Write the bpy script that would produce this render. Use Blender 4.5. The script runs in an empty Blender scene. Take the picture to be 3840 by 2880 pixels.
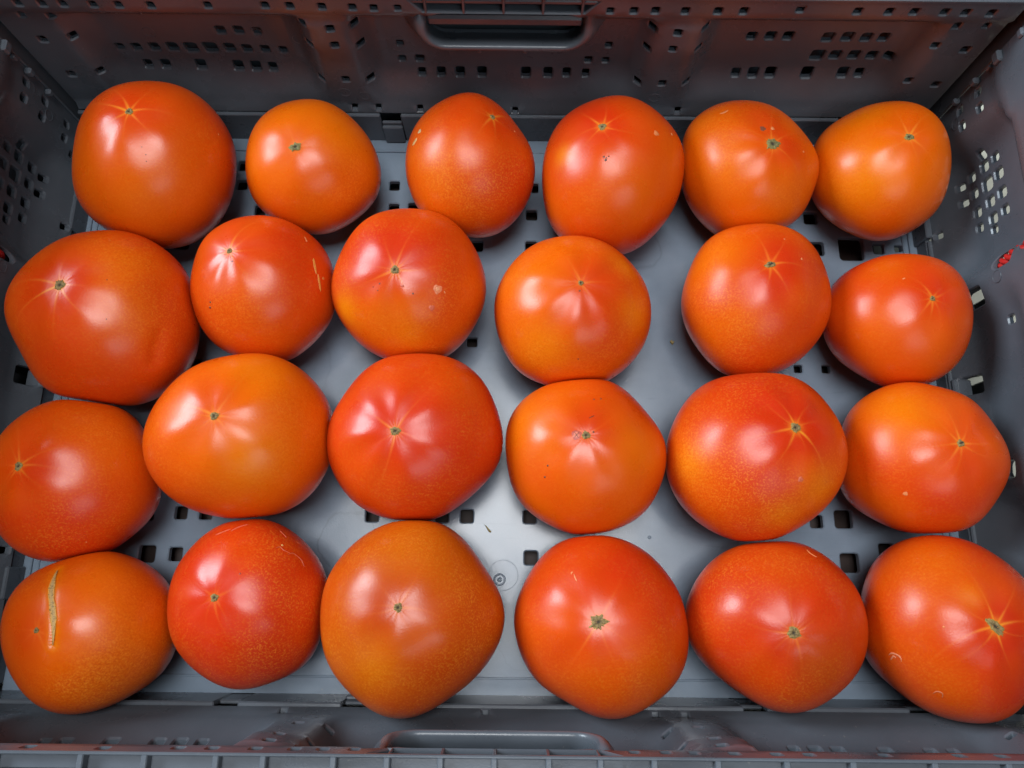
import bpy, math, random
import numpy as np
from mathutils import Vector, Matrix
from mathutils.geometry import delaunay_2d_cdt

scene = bpy.context.scene
# ------------------------------------------------------------------ camera
cam_data = bpy.data.cameras.new('camera')
cam = bpy.data.objects.new('camera', cam_data)
scene.collection.objects.link(cam)
scene.camera = cam
cam_data.sensor_width = 36.0
cam_data.lens = 24.98
cam_data.clip_start = 0.01
cam_data.clip_end = 50
TILT, ROLL = math.radians(14.6), math.radians(0.6)
F_ = Vector((0, math.sin(TILT), -math.cos(TILT))); U_ = Vector((0, math.cos(TILT), math.sin(TILT))); R_ = Vector((1, 0, 0))
R2 = R_ * math.cos(ROLL) + U_ * math.sin(ROLL); U2 = -R_ * math.sin(ROLL) + U_ * math.cos(ROLL)
CAM_POS = Vector((.0095, -.1085, .4334))
cam.matrix_world = Matrix(((R2.x, U2.x, -F_.x, CAM_POS.x), (R2.y, U2.y, -F_.y, CAM_POS.y), (R2.z, U2.z, -F_.z, CAM_POS.z), (0, 0, 0, 1)))

# ------------------------------------------------------------------ light and exposure
world = bpy.data.worlds.new('World'); scene.world = world; world.use_nodes = True
bg = world.node_tree.nodes['Background']
bg.inputs[0].default_value = (.78, .86, 1.0, 1); bg.inputs[1].default_value = .035
def area(name, loc, target, sx, sy, energy, col):
    l = bpy.data.lights.new(name, 'AREA'); l.shape = 'RECTANGLE'; l.size = sx; l.size_y = sy; l.energy = energy; l.color = col
    o = bpy.data.objects.new(name, l); scene.collection.objects.link(o)
    o.location = loc; d = Vector(target) - Vector(loc); o.rotation_euler = d.to_track_quat('-Z', 'Y').to_euler()
    return o
area('ceiling_lamp', (-.03, .10, 2.20), (0, 0, 0), .98, .90, 38.0, (.97, .985, 1))
area('window_lamp', (-1.90, .82, 1.24), (.05, 0, 0), 1.02, .86, 60.0, (.78, .90, 1))
area('room_lamp', (.75, -1.35, 1.75), (.0, .05, 0), 1.1, .8, 8.0, (.80, .92, 1))
vs = scene.view_settings
vs.view_transform = 'Standard'; vs.look = 'None'; vs.exposure = 0; vs.gamma = 1; vs.use_curve_mapping = False
scene.cycles.max_bounces = 8

# ------------------------------------------------------------------ helpers
def put(name, me, parent=None, mat=None, loc=None):
    o = bpy.data.objects.new(name, me); scene.collection.objects.link(o)
    if mat is not None and len(me.materials) == 0: me.materials.append(mat)
    if loc is not None: o.location = loc
    if parent is not None: o.parent = parent
    return o
def mesh_from(name, V, Fc, smooth=True):
    me = bpy.data.meshes.new(name); me.from_pydata([tuple(map(float, v)) for v in V], [], [tuple(map(int, f)) for f in Fc])
    if smooth: me.polygons.foreach_set('use_smooth', [True] * len(me.polygons))
    me.update(); return me
def tag(o, label=None, cat=None, group=None, kind=None):
    if label: o['label'] = label
    if cat: o['category'] = cat
    if group: o['group'] = group
    if kind: o['kind'] = kind
    return o
def sstep(a, b, x):
    t = min(1.0, max(0.0, (x - a) / (b - a))); return t * t * (3 - 2 * t)
def boxf(u, v, a, b, su, z0, z1, z2, z3):
    return sstep(a - su, a + su, u) * (1 - sstep(b - su, b + su, u)) * sstep(z0, z1, v) * (1 - sstep(z2, z3, v))

# ------------------------------------------------------------------ materials
def nt(name):
    m = bpy.data.materials.new(name); m.use_nodes = True; t = m.node_tree
    return m, t, t.nodes['Principled BSDF']
def N(t, kind, **kw):
    n = t.nodes.new(kind)
    for k, v in kw.items():
        if k.startswith('i_'): n.inputs[int(k[2:]) if k[2:].isdigit() else k[2:]].default_value = v
        else: setattr(n, k, v)
    return n
def mixc(t, a, b, fac, blend='MIX'):
    m = t.nodes.new('ShaderNodeMix'); m.data_type = 'RGBA'; m.blend_type = blend
    for s, v in ((6, a), (7, b), (0, fac)):
        if hasattr(v, 'links') or hasattr(v, 'is_linked'): t.links.new(v, m.inputs[s])
        else: m.inputs[s].default_value = v
    return m.outputs[2]
def ramp(t, src, a, b, lo=0.0, hi=1.0):
    r = t.nodes.new('ShaderNodeMapRange'); r.inputs[1].default_value = a; r.inputs[2].default_value = b; r.inputs[3].default_value = lo; r.inputs[4].default_value = hi
    t.links.new(src, r.inputs[0]); return r.outputs[0]

def plastic(name, base, rough, stain=False):
    m, t, b = nt(name)
    tc = N(t, 'ShaderNodeTexCoord')
    n1 = N(t, 'ShaderNodeTexNoise'); n1.inputs['Scale'].default_value = 18; n1.inputs['Detail'].default_value = 6; n1.inputs['Roughness'].default_value = .6
    t.links.new(tc.outputs['Object'], n1.inputs['Vector'])
    dark = tuple(c * .86 for c in base[:3]) + (1,); lite = tuple(min(1, c * 1.1) for c in base[:3]) + (1,)
    col = mixc(t, dark, lite, ramp(t, n1.outputs[0], .35, .65))
    # dust specks and smears
    n2 = N(t, 'ShaderNodeTexNoise'); n2.inputs['Scale'].default_value = 420; n2.inputs['Detail'].default_value = 2
    t.links.new(tc.outputs['Object'], n2.inputs['Vector'])
    col = mixc(t, col, (.34, .32, .28, 1), ramp(t, n2.outputs[0], .72, .79, 0, .3))
    if stain:
        mp = N(t, 'ShaderNodeMapping'); mp.inputs['Scale'].default_value = (26, 210, 1); mp.inputs['Rotation'].default_value = (0, 0, .9)
        t.links.new(tc.outputs['Object'], mp.inputs['Vector'])
        n3 = N(t, 'ShaderNodeTexNoise'); n3.inputs['Scale'].default_value = 1; n3.inputs['Detail'].default_value = 5
        t.links.new(mp.outputs[0], n3.inputs['Vector'])
        col = mixc(t, col, tuple(c * .62 for c in base[:3]) + (1,), ramp(t, n3.outputs[0], .64, .76, 0, .5))
        # dried water rings
        for (cx, cy, rx, w, s) in ((-.088, -.080, .016, .06, .55), (.093, .083, .013, .10, .35), (.020, -.118, .021, .04, .15), (-.125, .012, .02, .08, .25)):
            mp2 = N(t, 'ShaderNodeMapping'); mp2.inputs['Location'].default_value = (-cx / rx, -cy / rx, 0); mp2.inputs['Scale'].default_value = (1 / rx, .85 / rx, 0)
            wn = N(t, 'ShaderNodeTexNoise'); wn.inputs['Scale'].default_value = 60; wn.inputs['Detail'].default_value = 3
            t.links.new(tc.outputs['Object'], wn.inputs['Vector']); t.links.new(tc.outputs['Object'], mp2.inputs['Vector'])
            ln = N(t, 'ShaderNodeVectorMath', operation='LENGTH'); t.links.new(mp2.outputs[0], ln.inputs[0])
            ad = N(t, 'ShaderNodeMath', operation='ADD'); sc = ramp(t, wn.outputs[0], 0, 1, -.4, .4)
            t.links.new(ln.outputs['Value'], ad.inputs[0]); t.links.new(sc, ad.inputs[1])
            su = N(t, 'ShaderNodeMath', operation='SUBTRACT'); t.links.new(ad.outputs[0], su.inputs[0]); su.inputs[1].default_value = 1
            ab = N(t, 'ShaderNodeMath', operation='ABSOLUTE'); t.links.new(su.outputs[0], ab.inputs[0])
            col = mixc(t, col, tuple(c * .55 for c in base[:3]) + (1,), ramp(t, ab.outputs[0], 0, w, s, 0))
    t.links.new(col, b.inputs['Base Color'])
    rr = ramp(t, n1.outputs[0], .3, .7, rough - .05, rough + .08); t.links.new(rr, b.inputs['Roughness'])
    n4 = N(t, 'ShaderNodeTexNoise'); n4.inputs['Scale'].default_value = 1500; n4.inputs['Detail'].default_value = 1
    t.links.new(tc.outputs['Object'], n4.inputs['Vector'])
    bp = N(t, 'ShaderNodeBump'); bp.inputs['Strength'].default_value = .12; bp.inputs['Distance'].default_value = .0003
    t.links.new(n4.outputs[0], bp.inputs['Height']); t.links.new(bp.outputs[0], b.inputs['Normal'])
    b.inputs['Specular IOR Level'].default_value = .5
    return m
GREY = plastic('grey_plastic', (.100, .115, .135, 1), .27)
GREY_FLOOR = plastic('grey_plastic_lit', (.185, .238, .300, 1), .20, stain=True)  # same plastic as the walls, lightened: the floor's brighter lighting is in this colour

def simple(name, col, rough=.6, spec=.4):
    m, t, b = nt(name); b.inputs['Roughness'].default_value = rough; b.inputs['Specular IOR Level'].default_value = spec
    tc = N(t, 'ShaderNodeTexCoord'); n1 = N(t, 'ShaderNodeTexNoise'); n1.inputs['Scale'].default_value = 60; n1.inputs['Detail'].default_value = 5
    t.links.new(tc.outputs['Object'], n1.inputs['Vector'])
    c = mixc(t, tuple(x * .75 for x in col) + (1,), tuple(min(1, x * 1.2) for x in col) + (1,), n1.outputs[0])
    t.links.new(c, b.inputs['Base Color'])
    return m
CREAM = simple('cream_counter', (.55, .55, .46), .6)
DARK = simple('black_plastic', (.012, .013, .015), .4)
UNDER = simple('dark_backing', (.030, .016, .013), .6)  # near-black colour standing in for shade below the base holes
RED = simple('red_cord', (.62, .025, .02), .45)
TAN = simple('dry_plant', (.30, .24, .10), .8)

# skin: pigment comes from the point colour attribute (rgb) and speckle amount (alpha)
def skin_mat():
    m, t, b = nt('tomato_skin')
    at = N(t, 'ShaderNodeAttribute', attribute_name='pigment')
    tc0 = N(t, 'ShaderNodeTexCoord'); oi = N(t, 'ShaderNodeObjectInfo'); tc_ = N(t, 'ShaderNodeVectorMath', operation='MULTIPLY_ADD'); t.links.new(oi.outputs['Location'], tc_.inputs[0]); tc_.inputs[1].default_value = (3, 3, 3); t.links.new(tc0.outputs['Object'], tc_.inputs[2])
    n1 = N(t, 'ShaderNodeTexNoise'); n1.inputs['Scale'].default_value = 1050; n1.inputs['Detail'].default_value = 1.5; n1.inputs['Distortion'].default_value = .5
    t.links.new(tc_.outputs[0], n1.inputs['Vector'])
    n2 = N(t, 'ShaderNodeTexNoise'); n2.inputs['Scale'].default_value = 55; n2.inputs['Detail'].default_value = 4
    t.links.new(tc_.outputs[0], n2.inputs['Vector'])
    sp = ramp(t, n1.outputs[0], .48, .76, 0, .62)
    am = N(t, 'ShaderNodeMath', operation='MULTIPLY'); t.links.new(sp, am.inputs[0]); t.links.new(at.outputs['Alpha'], am.inputs[1])
    am2 = N(t, 'ShaderNodeMath', operation='MULTIPLY'); t.links.new(am.outputs[0], am2.inputs[0]); t.links.new(ramp(t, n2.outputs[0], .3, .65, .35, 1), am2.inputs[1])
    c = mixc(t, at.outputs['Color'], (.90, .34, .03, 1), am2.outputs[0])
    sp2 = ramp(t, n1.outputs[0], .48, .25, 0, .5)
    am3 = N(t, 'ShaderNodeMath', operation='MULTIPLY'); t.links.new(sp2, am3.inputs[0]); t.links.new(at.outputs['Alpha'], am3.inputs[1])
    c2 = mixc(t, c, (.50, .035, .004, 1), am3.outputs[0])
    t.links.new(c2, b.inputs['Base Color'])
    b.inputs['Roughness'].default_value = .34
    t.links.new(ramp(t, at.outputs['Alpha'], 0, 1, .26, .34), b.inputs['Roughness'])
    rn = N(t, 'ShaderNodeMath', operation='ADD'); t.links.new(b.inputs['Roughness'].links[0].from_socket, rn.inputs[0]); t.links.new(ramp(t, n2.outputs[0], .35, .7, -.03, .10), rn.inputs[1]); t.links.new(rn.outputs[0], b.inputs['Roughness'])
    b.inputs['Specular IOR Level'].default_value = .38
    b.inputs['Subsurface Weight'].default_value = .12
    b.inputs['Subsurface Radius'].default_value = (1, .25, .06); b.inputs['Subsurface Scale'].default_value = .004
    bp = N(t, 'ShaderNodeBump'); bp.inputs['Strength'].default_value = .2; bp.inputs['Distance'].default_value = .00018
    t.links.new(n1.outputs[0], bp.inputs['Height']); t.links.new(bp.outputs[0], b.inputs['Normal'])
    return m
SKIN = skin_mat()
def corky_mat(name, rough):
    m, t, b = nt(name)
    at = N(t, 'ShaderNodeAttribute', attribute_name='pigment'); tc = N(t, 'ShaderNodeTexCoord')
    n1 = N(t, 'ShaderNodeTexNoise'); n1.inputs['Scale'].default_value = 1300; n1.inputs['Detail'].default_value = 3
    t.links.new(tc.outputs['Object'], n1.inputs['Vector'])
    c = mixc(t, at.outputs['Color'], (.05, .035, .015, 1), ramp(t, n1.outputs[0], .52, .68, 0, .75 if rough > .5 else .25))
    t.links.new(c, b.inputs['Base Color']); b.inputs['Roughness'].default_value = rough
    bp = N(t, 'ShaderNodeBump'); bp.inputs['Strength'].default_value = .6; bp.inputs['Distance'].default_value = .0003
    t.links.new(n1.outputs[0], bp.inputs['Height']); t.links.new(bp.outputs[0], b.inputs['Normal'])
    return m
CORK = corky_mat('corky_scar', .75)
MARK = corky_mat('skin_mark', .42)

TOMATOES = [
 {'c': [-0.21205, 0.12991, 0.04437], 'R': 0.05144, 'q': 0.8726, 'v': [0.4368, -0.47, 0.767], 'g': [0.9659, 0.9555, 0.9435, 0.9161, 0.8777, 0.8509, 0.8589, 0.9023, 0.9451, 0.955, 0.9588, 0.9866, 1.0171, 1.0275, 1.0148, 0.9855, 0.9532, 0.9348, 0.9396, 0.9572, 0.9702, 0.9805, 0.9909, 0.9837], 's': [0.1169, 0.1912, 0.9746], 'seed': 100, 'dim': 0.0233, 'fl': 0.0065, 'sc': 0.00221, 'star': (1.2, 0.8), 'orr': 0.42, 'pt': [([0.3432, -0.7351, 0.5847], 0.55, 'y', 0.35), ([0.2707, 0.4641, 0.8434], 0.333, 'r', 0.5)], 'mk': [('s', [[0.9204, 0.2296, 0.3165]], 0.48, (0.76, 0.24, 0.08)), ('s', [[0.8534, -0.5203, -0.0319]], 0.48, (0.76, 0.24, 0.08)), ('s', [[0.3642, -0.382, 0.8494]], 0.29, (0.1, 0.03, 0.015)), ('s', [[0.3218, -0.2991, 0.8983]], 0.29, (0.1, 0.03, 0.015)), ('s', [[0.3636, -0.4559, 0.8124]], 0.29, (0.1, 0.03, 0.015))], 'pl': [[-0.2191, 0.0811, 0.0443, -0.143, -0.9897, -0.0012]], 'lab': 'large orange-red tomato in the back left corner, bright oval shine below its star scar'},
 {'c': [-0.11753, 0.13404, 0.03651], 'R': 0.04216, 'q': 0.871, 'v': [0.2634, -0.503, 0.8231], 'g': [0.9824, 0.978, 0.9801, 0.9759, 0.9577, 0.9377, 0.9343, 0.9517, 0.9715, 0.9676, 0.9558, 0.9749, 1.0088, 1.0155, 1.0058, 1.0145, 1.0387, 1.0422, 1.013, 0.9771, 0.9534, 0.9486, 0.9664, 0.9838], 's': [0.015, -0.2289, 0.9733], 'seed': 101, 'dim': 0.0268, 'fl': 0.0042, 'sc': 0.00289, 'star': (0.6, 0.5), 'orr': 0.74, 'pt': [([0.3213, 0.3269, 0.8888], 0.814, 'y', 0.25)], 'mk': [], 'pl': [], 'lab': 'small bright orange tomato with a ragged green scar, back row beside the large corner one'},
 {'c': [-0.01832, 0.13479, 0.0378], 'R': 0.0424, 'q': 0.8759, 'v': [0.0598, -0.5229, 0.8503], 'g': [1.0589, 1.036, 1.0077, 0.9865, 0.9645, 0.9459, 0.9381, 0.9447, 0.9713, 1.0009, 1.0111, 1.0201, 1.05, 1.0773, 1.0683, 1.0339, 1.0021, 0.9782, 0.9589, 0.9405, 0.9182, 0.9192, 0.971, 1.0371], 's': [0.398, 0.3659, 0.8412], 'seed': 102, 'dim': 0.0281, 'fl': 0.0058, 'sc': 0.0017, 'star': (1, 0.8), 'orr': 0.26, 'pt': [([-0.4898, -0.5582, 0.6697], 0.548, 'y', 0.45), ([0.2855, 0.5258, 0.8013], 0.475, 'r', 0.8), ([0.7776, -0.5399, 0.3222], 0.457, 'r', 0.7)], 'mk': [('s', [[-0.7366, 0.1928, 0.6483]], 1.46, (0.62, 0.42, 0.2)), ('l', [[-0.7767, 0.0971, 0.6223], [-0.8111, 0.0557, 0.5822], [-0.8502, 0.0251, 0.5258]], 1.21, (0.62, 0.36, 0.13)), ('s', [[0.7519, 0.273, 0.6001]], 0.69, (0.76, 0.24, 0.08))], 'pl': [[-0.0345, 0.0961, 0.0386, -0.3862, -0.9222, 0.0203]], 'lab': 'red-orange tomato in the back row with two pale corky patches on its left shoulder'},
 {'c': [0.06987, 0.12759, 0.04188], 'R': 0.04663, 'q': 0.8659, 'v': [-0.1309, -0.512, 0.849], 'g': [1.0137, 1.0012, 0.9944, 0.9849, 0.9602, 0.9366, 0.9271, 0.9453, 1.0027, 1.0673, 1.0965, 1.0985, 1.0974, 1.0764, 1.019, 0.961, 0.9318, 0.919, 0.9261, 0.9543, 0.9709, 0.9721, 0.9867, 1.01], 's': [-0.2654, 0.1968, 0.9438], 'seed': 103, 'dim': 0.0221, 'fl': 0.005, 'sc': 0.00238, 'star': (0.8, 0.9), 'orr': 0.35, 'pt': [([-0.7573, -0.1013, 0.6451], 0.116, 'y', 0.8), ([0.1247, -0.8199, 0.5588], 0.582, 'y', 0.2)], 'mk': [('s', [[-0.2488, -0.2825, 0.9265]], 0.6, (0.1, 0.03, 0.015)), ('s', [[-0.2233, -0.3269, 0.9183]], 0.77, (0.1, 0.03, 0.015)), ('s', [[-0.1827, -0.2823, 0.9418]], 0.43, (0.1, 0.03, 0.015)), ('s', [[-0.2114, -0.2994, 0.9304]], 0.43, (0.1, 0.03, 0.015)), ('s', [[0.5058, 0.1436, 0.8506]], 1.72, (0.75, 0.22, 0.07)), ('s', [[0.7353, 0.2476, 0.6309]], 0.95, (0.76, 0.24, 0.08))], 'pl': [[0.0566, 0.0806, 0.041, -0.2727, -0.9619, -0.0189]], 'lab': 'tall red-orange tomato in the back row with a group of brown pits below its scar'},
 {'c': [0.15558, 0.13515, 0.037], 'R': 0.04371, 'q': 0.8489, 'v': [-0.2995, -0.4996, 0.8128], 'g': [0.9626, 0.9978, 1.0373, 1.0597, 1.0377, 0.9736, 0.9304, 0.9379, 0.9586, 0.9745, 1.0064, 1.0463, 1.0412, 0.998, 0.9923, 1.0089, 0.9814, 0.9565, 0.9613, 0.9434, 0.9044, 0.8901, 0.9094, 0.9367], 's': [0.0934, -0.1217, 0.9882], 'seed': 104, 'dim': 0.0227, 'fl': 0.0088, 'sc': 0.00374, 'star': (0.9, 0.7), 'orr': 0.7, 'pt': [([-0.0887, 0.3946, 0.9146], 0.301, 'r', 0.7), ([-0.6391, -0.3654, 0.6768], 0.443, 'y', 0.35), ([0.3566, -0.7275, 0.5862], 0.354, 'y', 0.25)], 'mk': [('s', [[-0.0518, 0.1636, 0.9852]], 1.72, (0.22, 0.06, 0.03)), ('s', [[0.1214, 0.1793, 0.9763]], 1.12, (0.76, 0.24, 0.08)), ('l', [[-0.572, 0.4957, 0.6536], [-0.514, 0.5184, 0.6834], [-0.4663, 0.5578, 0.6866]], 0.77, (0.76, 0.24, 0.08)), ('s', [[0.6445, -0.1326, 0.753]], 0.6, (0.76, 0.24, 0.08))], 'pl': [[0.1969, 0.1356, 0.0369, 0.9999, 0.01, -0.0025], [0.1547, 0.0921, 0.0376, -0.0197, -0.9997, 0.0143]], 'lab': 'orange tomato in the back row with a dark round spot above its wide green scar'},
 {'c': [0.24001, 0.13599, 0.03679], 'R': 0.04438, 'q': 0.845, 'v': [-0.4434, -0.4703, 0.763], 'g': [0.9595, 0.9408, 0.93, 0.9468, 0.9804, 0.988, 0.9817, 0.9894, 0.9996, 0.9937, 0.9829, 0.9932, 1.0176, 1.01, 0.972, 0.9427, 0.9119, 0.8773, 0.863, 0.8774, 0.9127, 0.9539, 0.9798, 0.9785], 's': [-0.0538, 0.0032, 0.9985], 'seed': 105, 'dim': 0.024, 'fl': 0.0092, 'sc': 0.00255, 'star': (1.2, 0.8), 'orr': 0.8, 'pt': [([-0.599, -0.5026, 0.6234], 0.454, 'y', 0.6), ([-0.5383, 0.5915, 0.6003], 0.279, 'y', 0.3), ([0.3487, 0.2761, 0.8957], 0.262, 'r', 0.3)], 'mk': [], 'pl': [[0.1973, 0.1356, 0.0369, -0.9999, -0.01, 0.0025]], 'lab': 'pale orange tomato in the back right corner with a yellow blush low on its side'},
 {'c': [-0.22656, 0.02946, 0.04425], 'R': 0.05365, 'q': 0.8405, 'v': [0.4963, -0.2901, 0.8182], 'g': [0.9601, 0.9511, 0.9473, 0.9417, 0.9491, 0.9534, 0.9235, 0.8725, 0.8611, 0.9057, 0.9243, 0.9019, 0.9405, 1.0074, 1.0343, 1.0374, 1.0208, 0.9839, 0.9523, 0.9505, 0.9658, 0.9728, 0.9752, 0.9754], 's': [-0.0393, 0.0917, 0.995], 'seed': 106, 'dim': 0.0315, 'fl': 0.0067, 'sc': 0.00306, 'star': (1.4, 1), 'orr': 0.35, 'pt': [([0.678, -0.2151, 0.7029], 0.429, 'y', 0.4), ([0.5045, 0.4799, 0.7178], 0.231, 'y', 0.3), ([0.3395, -0.6384, 0.6908], 0.363, 'r', 0.4)], 'mk': [('s', [[0.5095, -0.2934, 0.8089]], 0.3, (0.1, 0.03, 0.015)), ('s', [[0.4719, 0.1829, 0.8625]], 0.3, (0.1, 0.03, 0.015))], 'pl': [[-0.2192, 0.0807, 0.0443, 0.143, 0.9897, 0.0012], [-0.1783, 0.0419, 0.0403, 0.9654, 0.2481, -0.0799], [-0.23, -0.0191, 0.0413, -0.0709, -0.9957, -0.0604]], 'lab': 'largest tomato, second row against the left wall, long yellow rays round its scar', 'crease': [[0.865, -0.3057, 0.3978], [0.8363, -0.3933, 0.3819], [0.8013, -0.4837, 0.3521], [0.774, -0.5582, 0.299]]},
 {'c': [-0.13999, 0.05171, 0.03708], 'R': 0.044, 'q': 0.8498, 'v': [0.3301, -0.3538, 0.8751], 'g': [1.0017, 1.0063, 1.0132, 0.9969, 0.9579, 0.9267, 0.9165, 0.918, 0.9316, 0.9572, 0.9767, 0.9962, 1.0304, 1.0454, 1.0254, 1.0074, 1.0048, 0.9962, 0.9806, 0.9796, 0.9878, 0.9858, 0.9859, 0.9971], 's': [-0.2053, 0.2304, 0.9512], 'seed': 107, 'dim': 0.0291, 'fl': 0.0074, 'sc': 0.0017, 'star': (0.9, 0.75), 'orr': 0.2, 'pt': [([0.2095, -0.5991, 0.7728], 0.523, 'y', 0.25)], 'mk': [('s', [[-0.4735, -0.5082, 0.7194]], 0.59, (0.1, 0.03, 0.015)), ('s', [[-0.4816, -0.5694, 0.6662]], 0.69, (0.1, 0.03, 0.015)), ('s', [[-0.136, 0.0483, 0.9895]], 0.49, (0.1, 0.03, 0.015)), ('l', [[0.8343, 0.2617, 0.4852], [0.8588, 0.1642, 0.4853], [0.8846, 0.0343, 0.4651]], 0.89, (0.72, 0.3, 0.05)), ('l', [[0.8959, 0.047, 0.4418], [0.9109, -0.0591, 0.4084], [0.9173, -0.1735, 0.3584]], 0.79, (0.72, 0.3, 0.05)), ('l', [[0.6724, 0.5969, 0.4376], [0.7215, 0.5111, 0.4671]], 0.49, (0.76, 0.24, 0.08)), ('s', [[0.9373, 0.0214, 0.3478]], 0.89, (0.7, 0.25, 0.06))], 'pl': [[-0.1779, 0.042, 0.0402, -0.9654, -0.2481, 0.0799], [-0.0972, 0.0527, 0.0383, 0.9993, 0.0234, 0.0284], [-0.1405, 0.0081, 0.0402, -0.011, -0.9974, 0.0718]], 'lab': 'red tomato in the second row with a golden scratched strip down its right side'},
 {'c': [-0.05225, 0.05376, 0.03958], 'R': 0.04584, 'q': 0.854, 'v': [0.1435, -0.377, 0.915], 'g': [1.0005, 1.0045, 1.0087, 0.9903, 0.9657, 0.9668, 0.9853, 0.9886, 0.9788, 0.9819, 0.9972, 1.0115, 1.0292, 1.0463, 1.0419, 1.0175, 1.0004, 1.0006, 1.0006, 0.9924, 0.9923, 1.0084, 1.0206, 1.0123], 's': [-0.0547, -0.1683, 0.9842], 'seed': 108, 'dim': 0.0204, 'fl': 0.0075, 'sc': 0.00238, 'star': (1, 0.7), 'orr': 0.35, 'pt': [([-0.7416, -0.4969, 0.4506], 0.228, 'y', 0.95), ([0.1383, -0.8781, 0.4581], 0.152, 'y', 0.5), ([-0.1694, -0.7785, 0.6044], 0.418, 'y', 0.4), ([-0.1525, 0.4496, 0.8801], 0.38, 'r', 0.6)], 'mk': [('s', [[0.5004, -0.3685, 0.7835]], 2.52, (0.78, 0.22, 0.09)), ('s', [[0.5, -0.3672, 0.7843]], 1.26, (0.85, 0.33, 0.15)), ('s', [[0.4149, -0.5895, 0.693]], 1.65, (0.64, 0.12, 0.05)), ('s', [[-0.2641, -0.3458, 0.9004]], 0.48, (0.1, 0.03, 0.015)), ('s', [[-0.2839, -0.4276, 0.8582]], 0.34, (0.1, 0.03, 0.015)), ('s', [[-0.3541, -0.3756, 0.8564]], 0.29, (0.1, 0.03, 0.015)), ('s', [[0.0574, -0.3834, 0.9218]], 0.77, (0.55, 0.08, 0.03)), ('l', [[0.5742, -0.3669, 0.7319], [0.5842, -0.3963, 0.7083]], 0.39, (0.76, 0.24, 0.08)), ('s', [[0.1925, -0.4674, 0.8628]], 0.48, (0.1, 0.03, 0.015))], 'pl': [[-0.0347, 0.0958, 0.0387, 0.3862, 0.9222, -0.0203], [-0.0968, 0.0527, 0.0383, -0.9993, -0.0234, -0.0284], [-0.0485, 0.0084, 0.0401, 0.0832, -0.9965, 0.0116]], 'lab': 'red tomato in the second row with bright yellow left shoulder and round pale scab'},
 {'c': [0.04441, 0.03777, 0.04012], 'R': 0.04548, 'q': 0.8767, 'v': [-0.0829, -0.3474, 0.934], 'g': [0.9933, 0.9994, 1.0097, 1.0093, 1.007, 1.0111, 1.0071, 1.0003, 1.0131, 1.0298, 1.0202, 1.0002, 0.9986, 1.0038, 0.9995, 0.998, 1.0054, 1.0102, 1.0099, 1.0042, 0.9906, 0.9816, 0.9873, 0.9937], 's': [0.0368, 0.062, 0.9974], 'seed': 109, 'dim': 0.0259, 'fl': 0.0082, 'sc': 0.00153, 'star': (0.7, 0.45), 'orr': 0.5, 'pt': [([-0.4291, -0.6807, 0.5937], 0.383, 'y', 0.6), ([0.7465, -0.2384, 0.6211], 0.211, 'y', 0.6), ([0.6437, 0.4116, 0.6452], 0.172, 'y', 0.5), ([0.3677, -0.5883, 0.7202], 0.268, 'r', 0.5), ([-0.7228, 0.2043, 0.6601], 0.383, 'y', 0.4)], 'mk': [('s', [[0.0168, -0.056, 0.9983]], 0.48, (0.1, 0.03, 0.015)), ('s', [[0.0188, -0.825, 0.5649]], 0.39, (0.1, 0.03, 0.015))], 'pl': [[0.0565, 0.0802, 0.041, 0.2727, 0.9619, 0.0189], [0.0476, -0.0049, 0.0389, 0.0737, -0.9969, -0.0288]], 'lab': 'round orange tomato with pinpoint scar and yellow right flank, mid second row'},
 {'c': [0.15386, 0.0476, 0.03824], 'R': 0.0452, 'q': 0.847, 'v': [-0.3217, -0.3479, 0.8806], 'g': [1.0029, 1.008, 1.0232, 1.0068, 0.964, 0.9459, 0.9614, 0.9755, 0.9793, 0.9998, 1.0432, 1.0694, 1.0489, 1.0067, 0.9695, 0.941, 0.9274, 0.9264, 0.9252, 0.928, 0.9498, 0.9877, 1.0164, 1.0163], 's': [-0.1087, 0.1667, 0.98], 'seed': 110, 'dim': 0.0279, 'fl': 0.0063, 'sc': 0.00238, 'star': (0.7, 0.7), 'orr': 0.35, 'pt': [([-0.6575, 0.3653, 0.659], 0.361, 'y', 0.4), ([0.2547, 0.4246, 0.8688], 0.217, 'r', 0.6), ([-0.5042, -0.5662, 0.6521], 0.361, 'y', 0.3)], 'mk': [('s', [[0.1692, 0.5834, 0.7944]], 0.45, (0.76, 0.24, 0.08)), ('s', [[0.3755, 0.2815, 0.8831]], 0.63, (0.76, 0.24, 0.08))], 'pl': [[0.1547, 0.0917, 0.0376, 0.0197, 0.9997, -0.0143]], 'lab': 'tall smooth red-orange tomato with a dark sliver in its scar, second row from the back'},
 {'c': [0.23876, 0.03667, 0.03634], 'R': 0.04254, 'q': 0.8767, 'v': [-0.4767, -0.3018, 0.8256], 'g': [0.928, 0.9281, 0.9343, 0.9652, 1.0018, 1.016, 1.0151, 1.011, 0.9946, 0.9614, 0.9407, 0.9588, 0.9804, 0.9685, 0.95, 0.9347, 0.9123, 0.8928, 0.8878, 0.901, 0.9295, 0.9582, 0.9618, 0.9409], 's': [-0.0069, 0.0018, 1.0], 'seed': 111, 'dim': 0.022, 'fl': 0.0066, 'sc': 0.00153, 'star': (0.5, 0.6), 'orr': 0.3, 'pt': [([-0.481, 0.5972, 0.6419], 0.288, 'y', 0.3), ([0.0771, 0.2858, 0.9552], 0.288, 'r', 0.5), ([-0.6291, -0.3293, 0.7041], 0.48, 'y', 0.2)], 'mk': [('l', [[-0.3745, 0.3451, 0.8606], [-0.3327, 0.3607, 0.8713]], 0.45, (0.76, 0.24, 0.08))], 'pl': [[0.2391, -0.0033, 0.0372, 0.0096, -0.9997, 0.0226]], 'lab': 'small red-orange tomato with a very small scar, second row against the right wall'},
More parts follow.
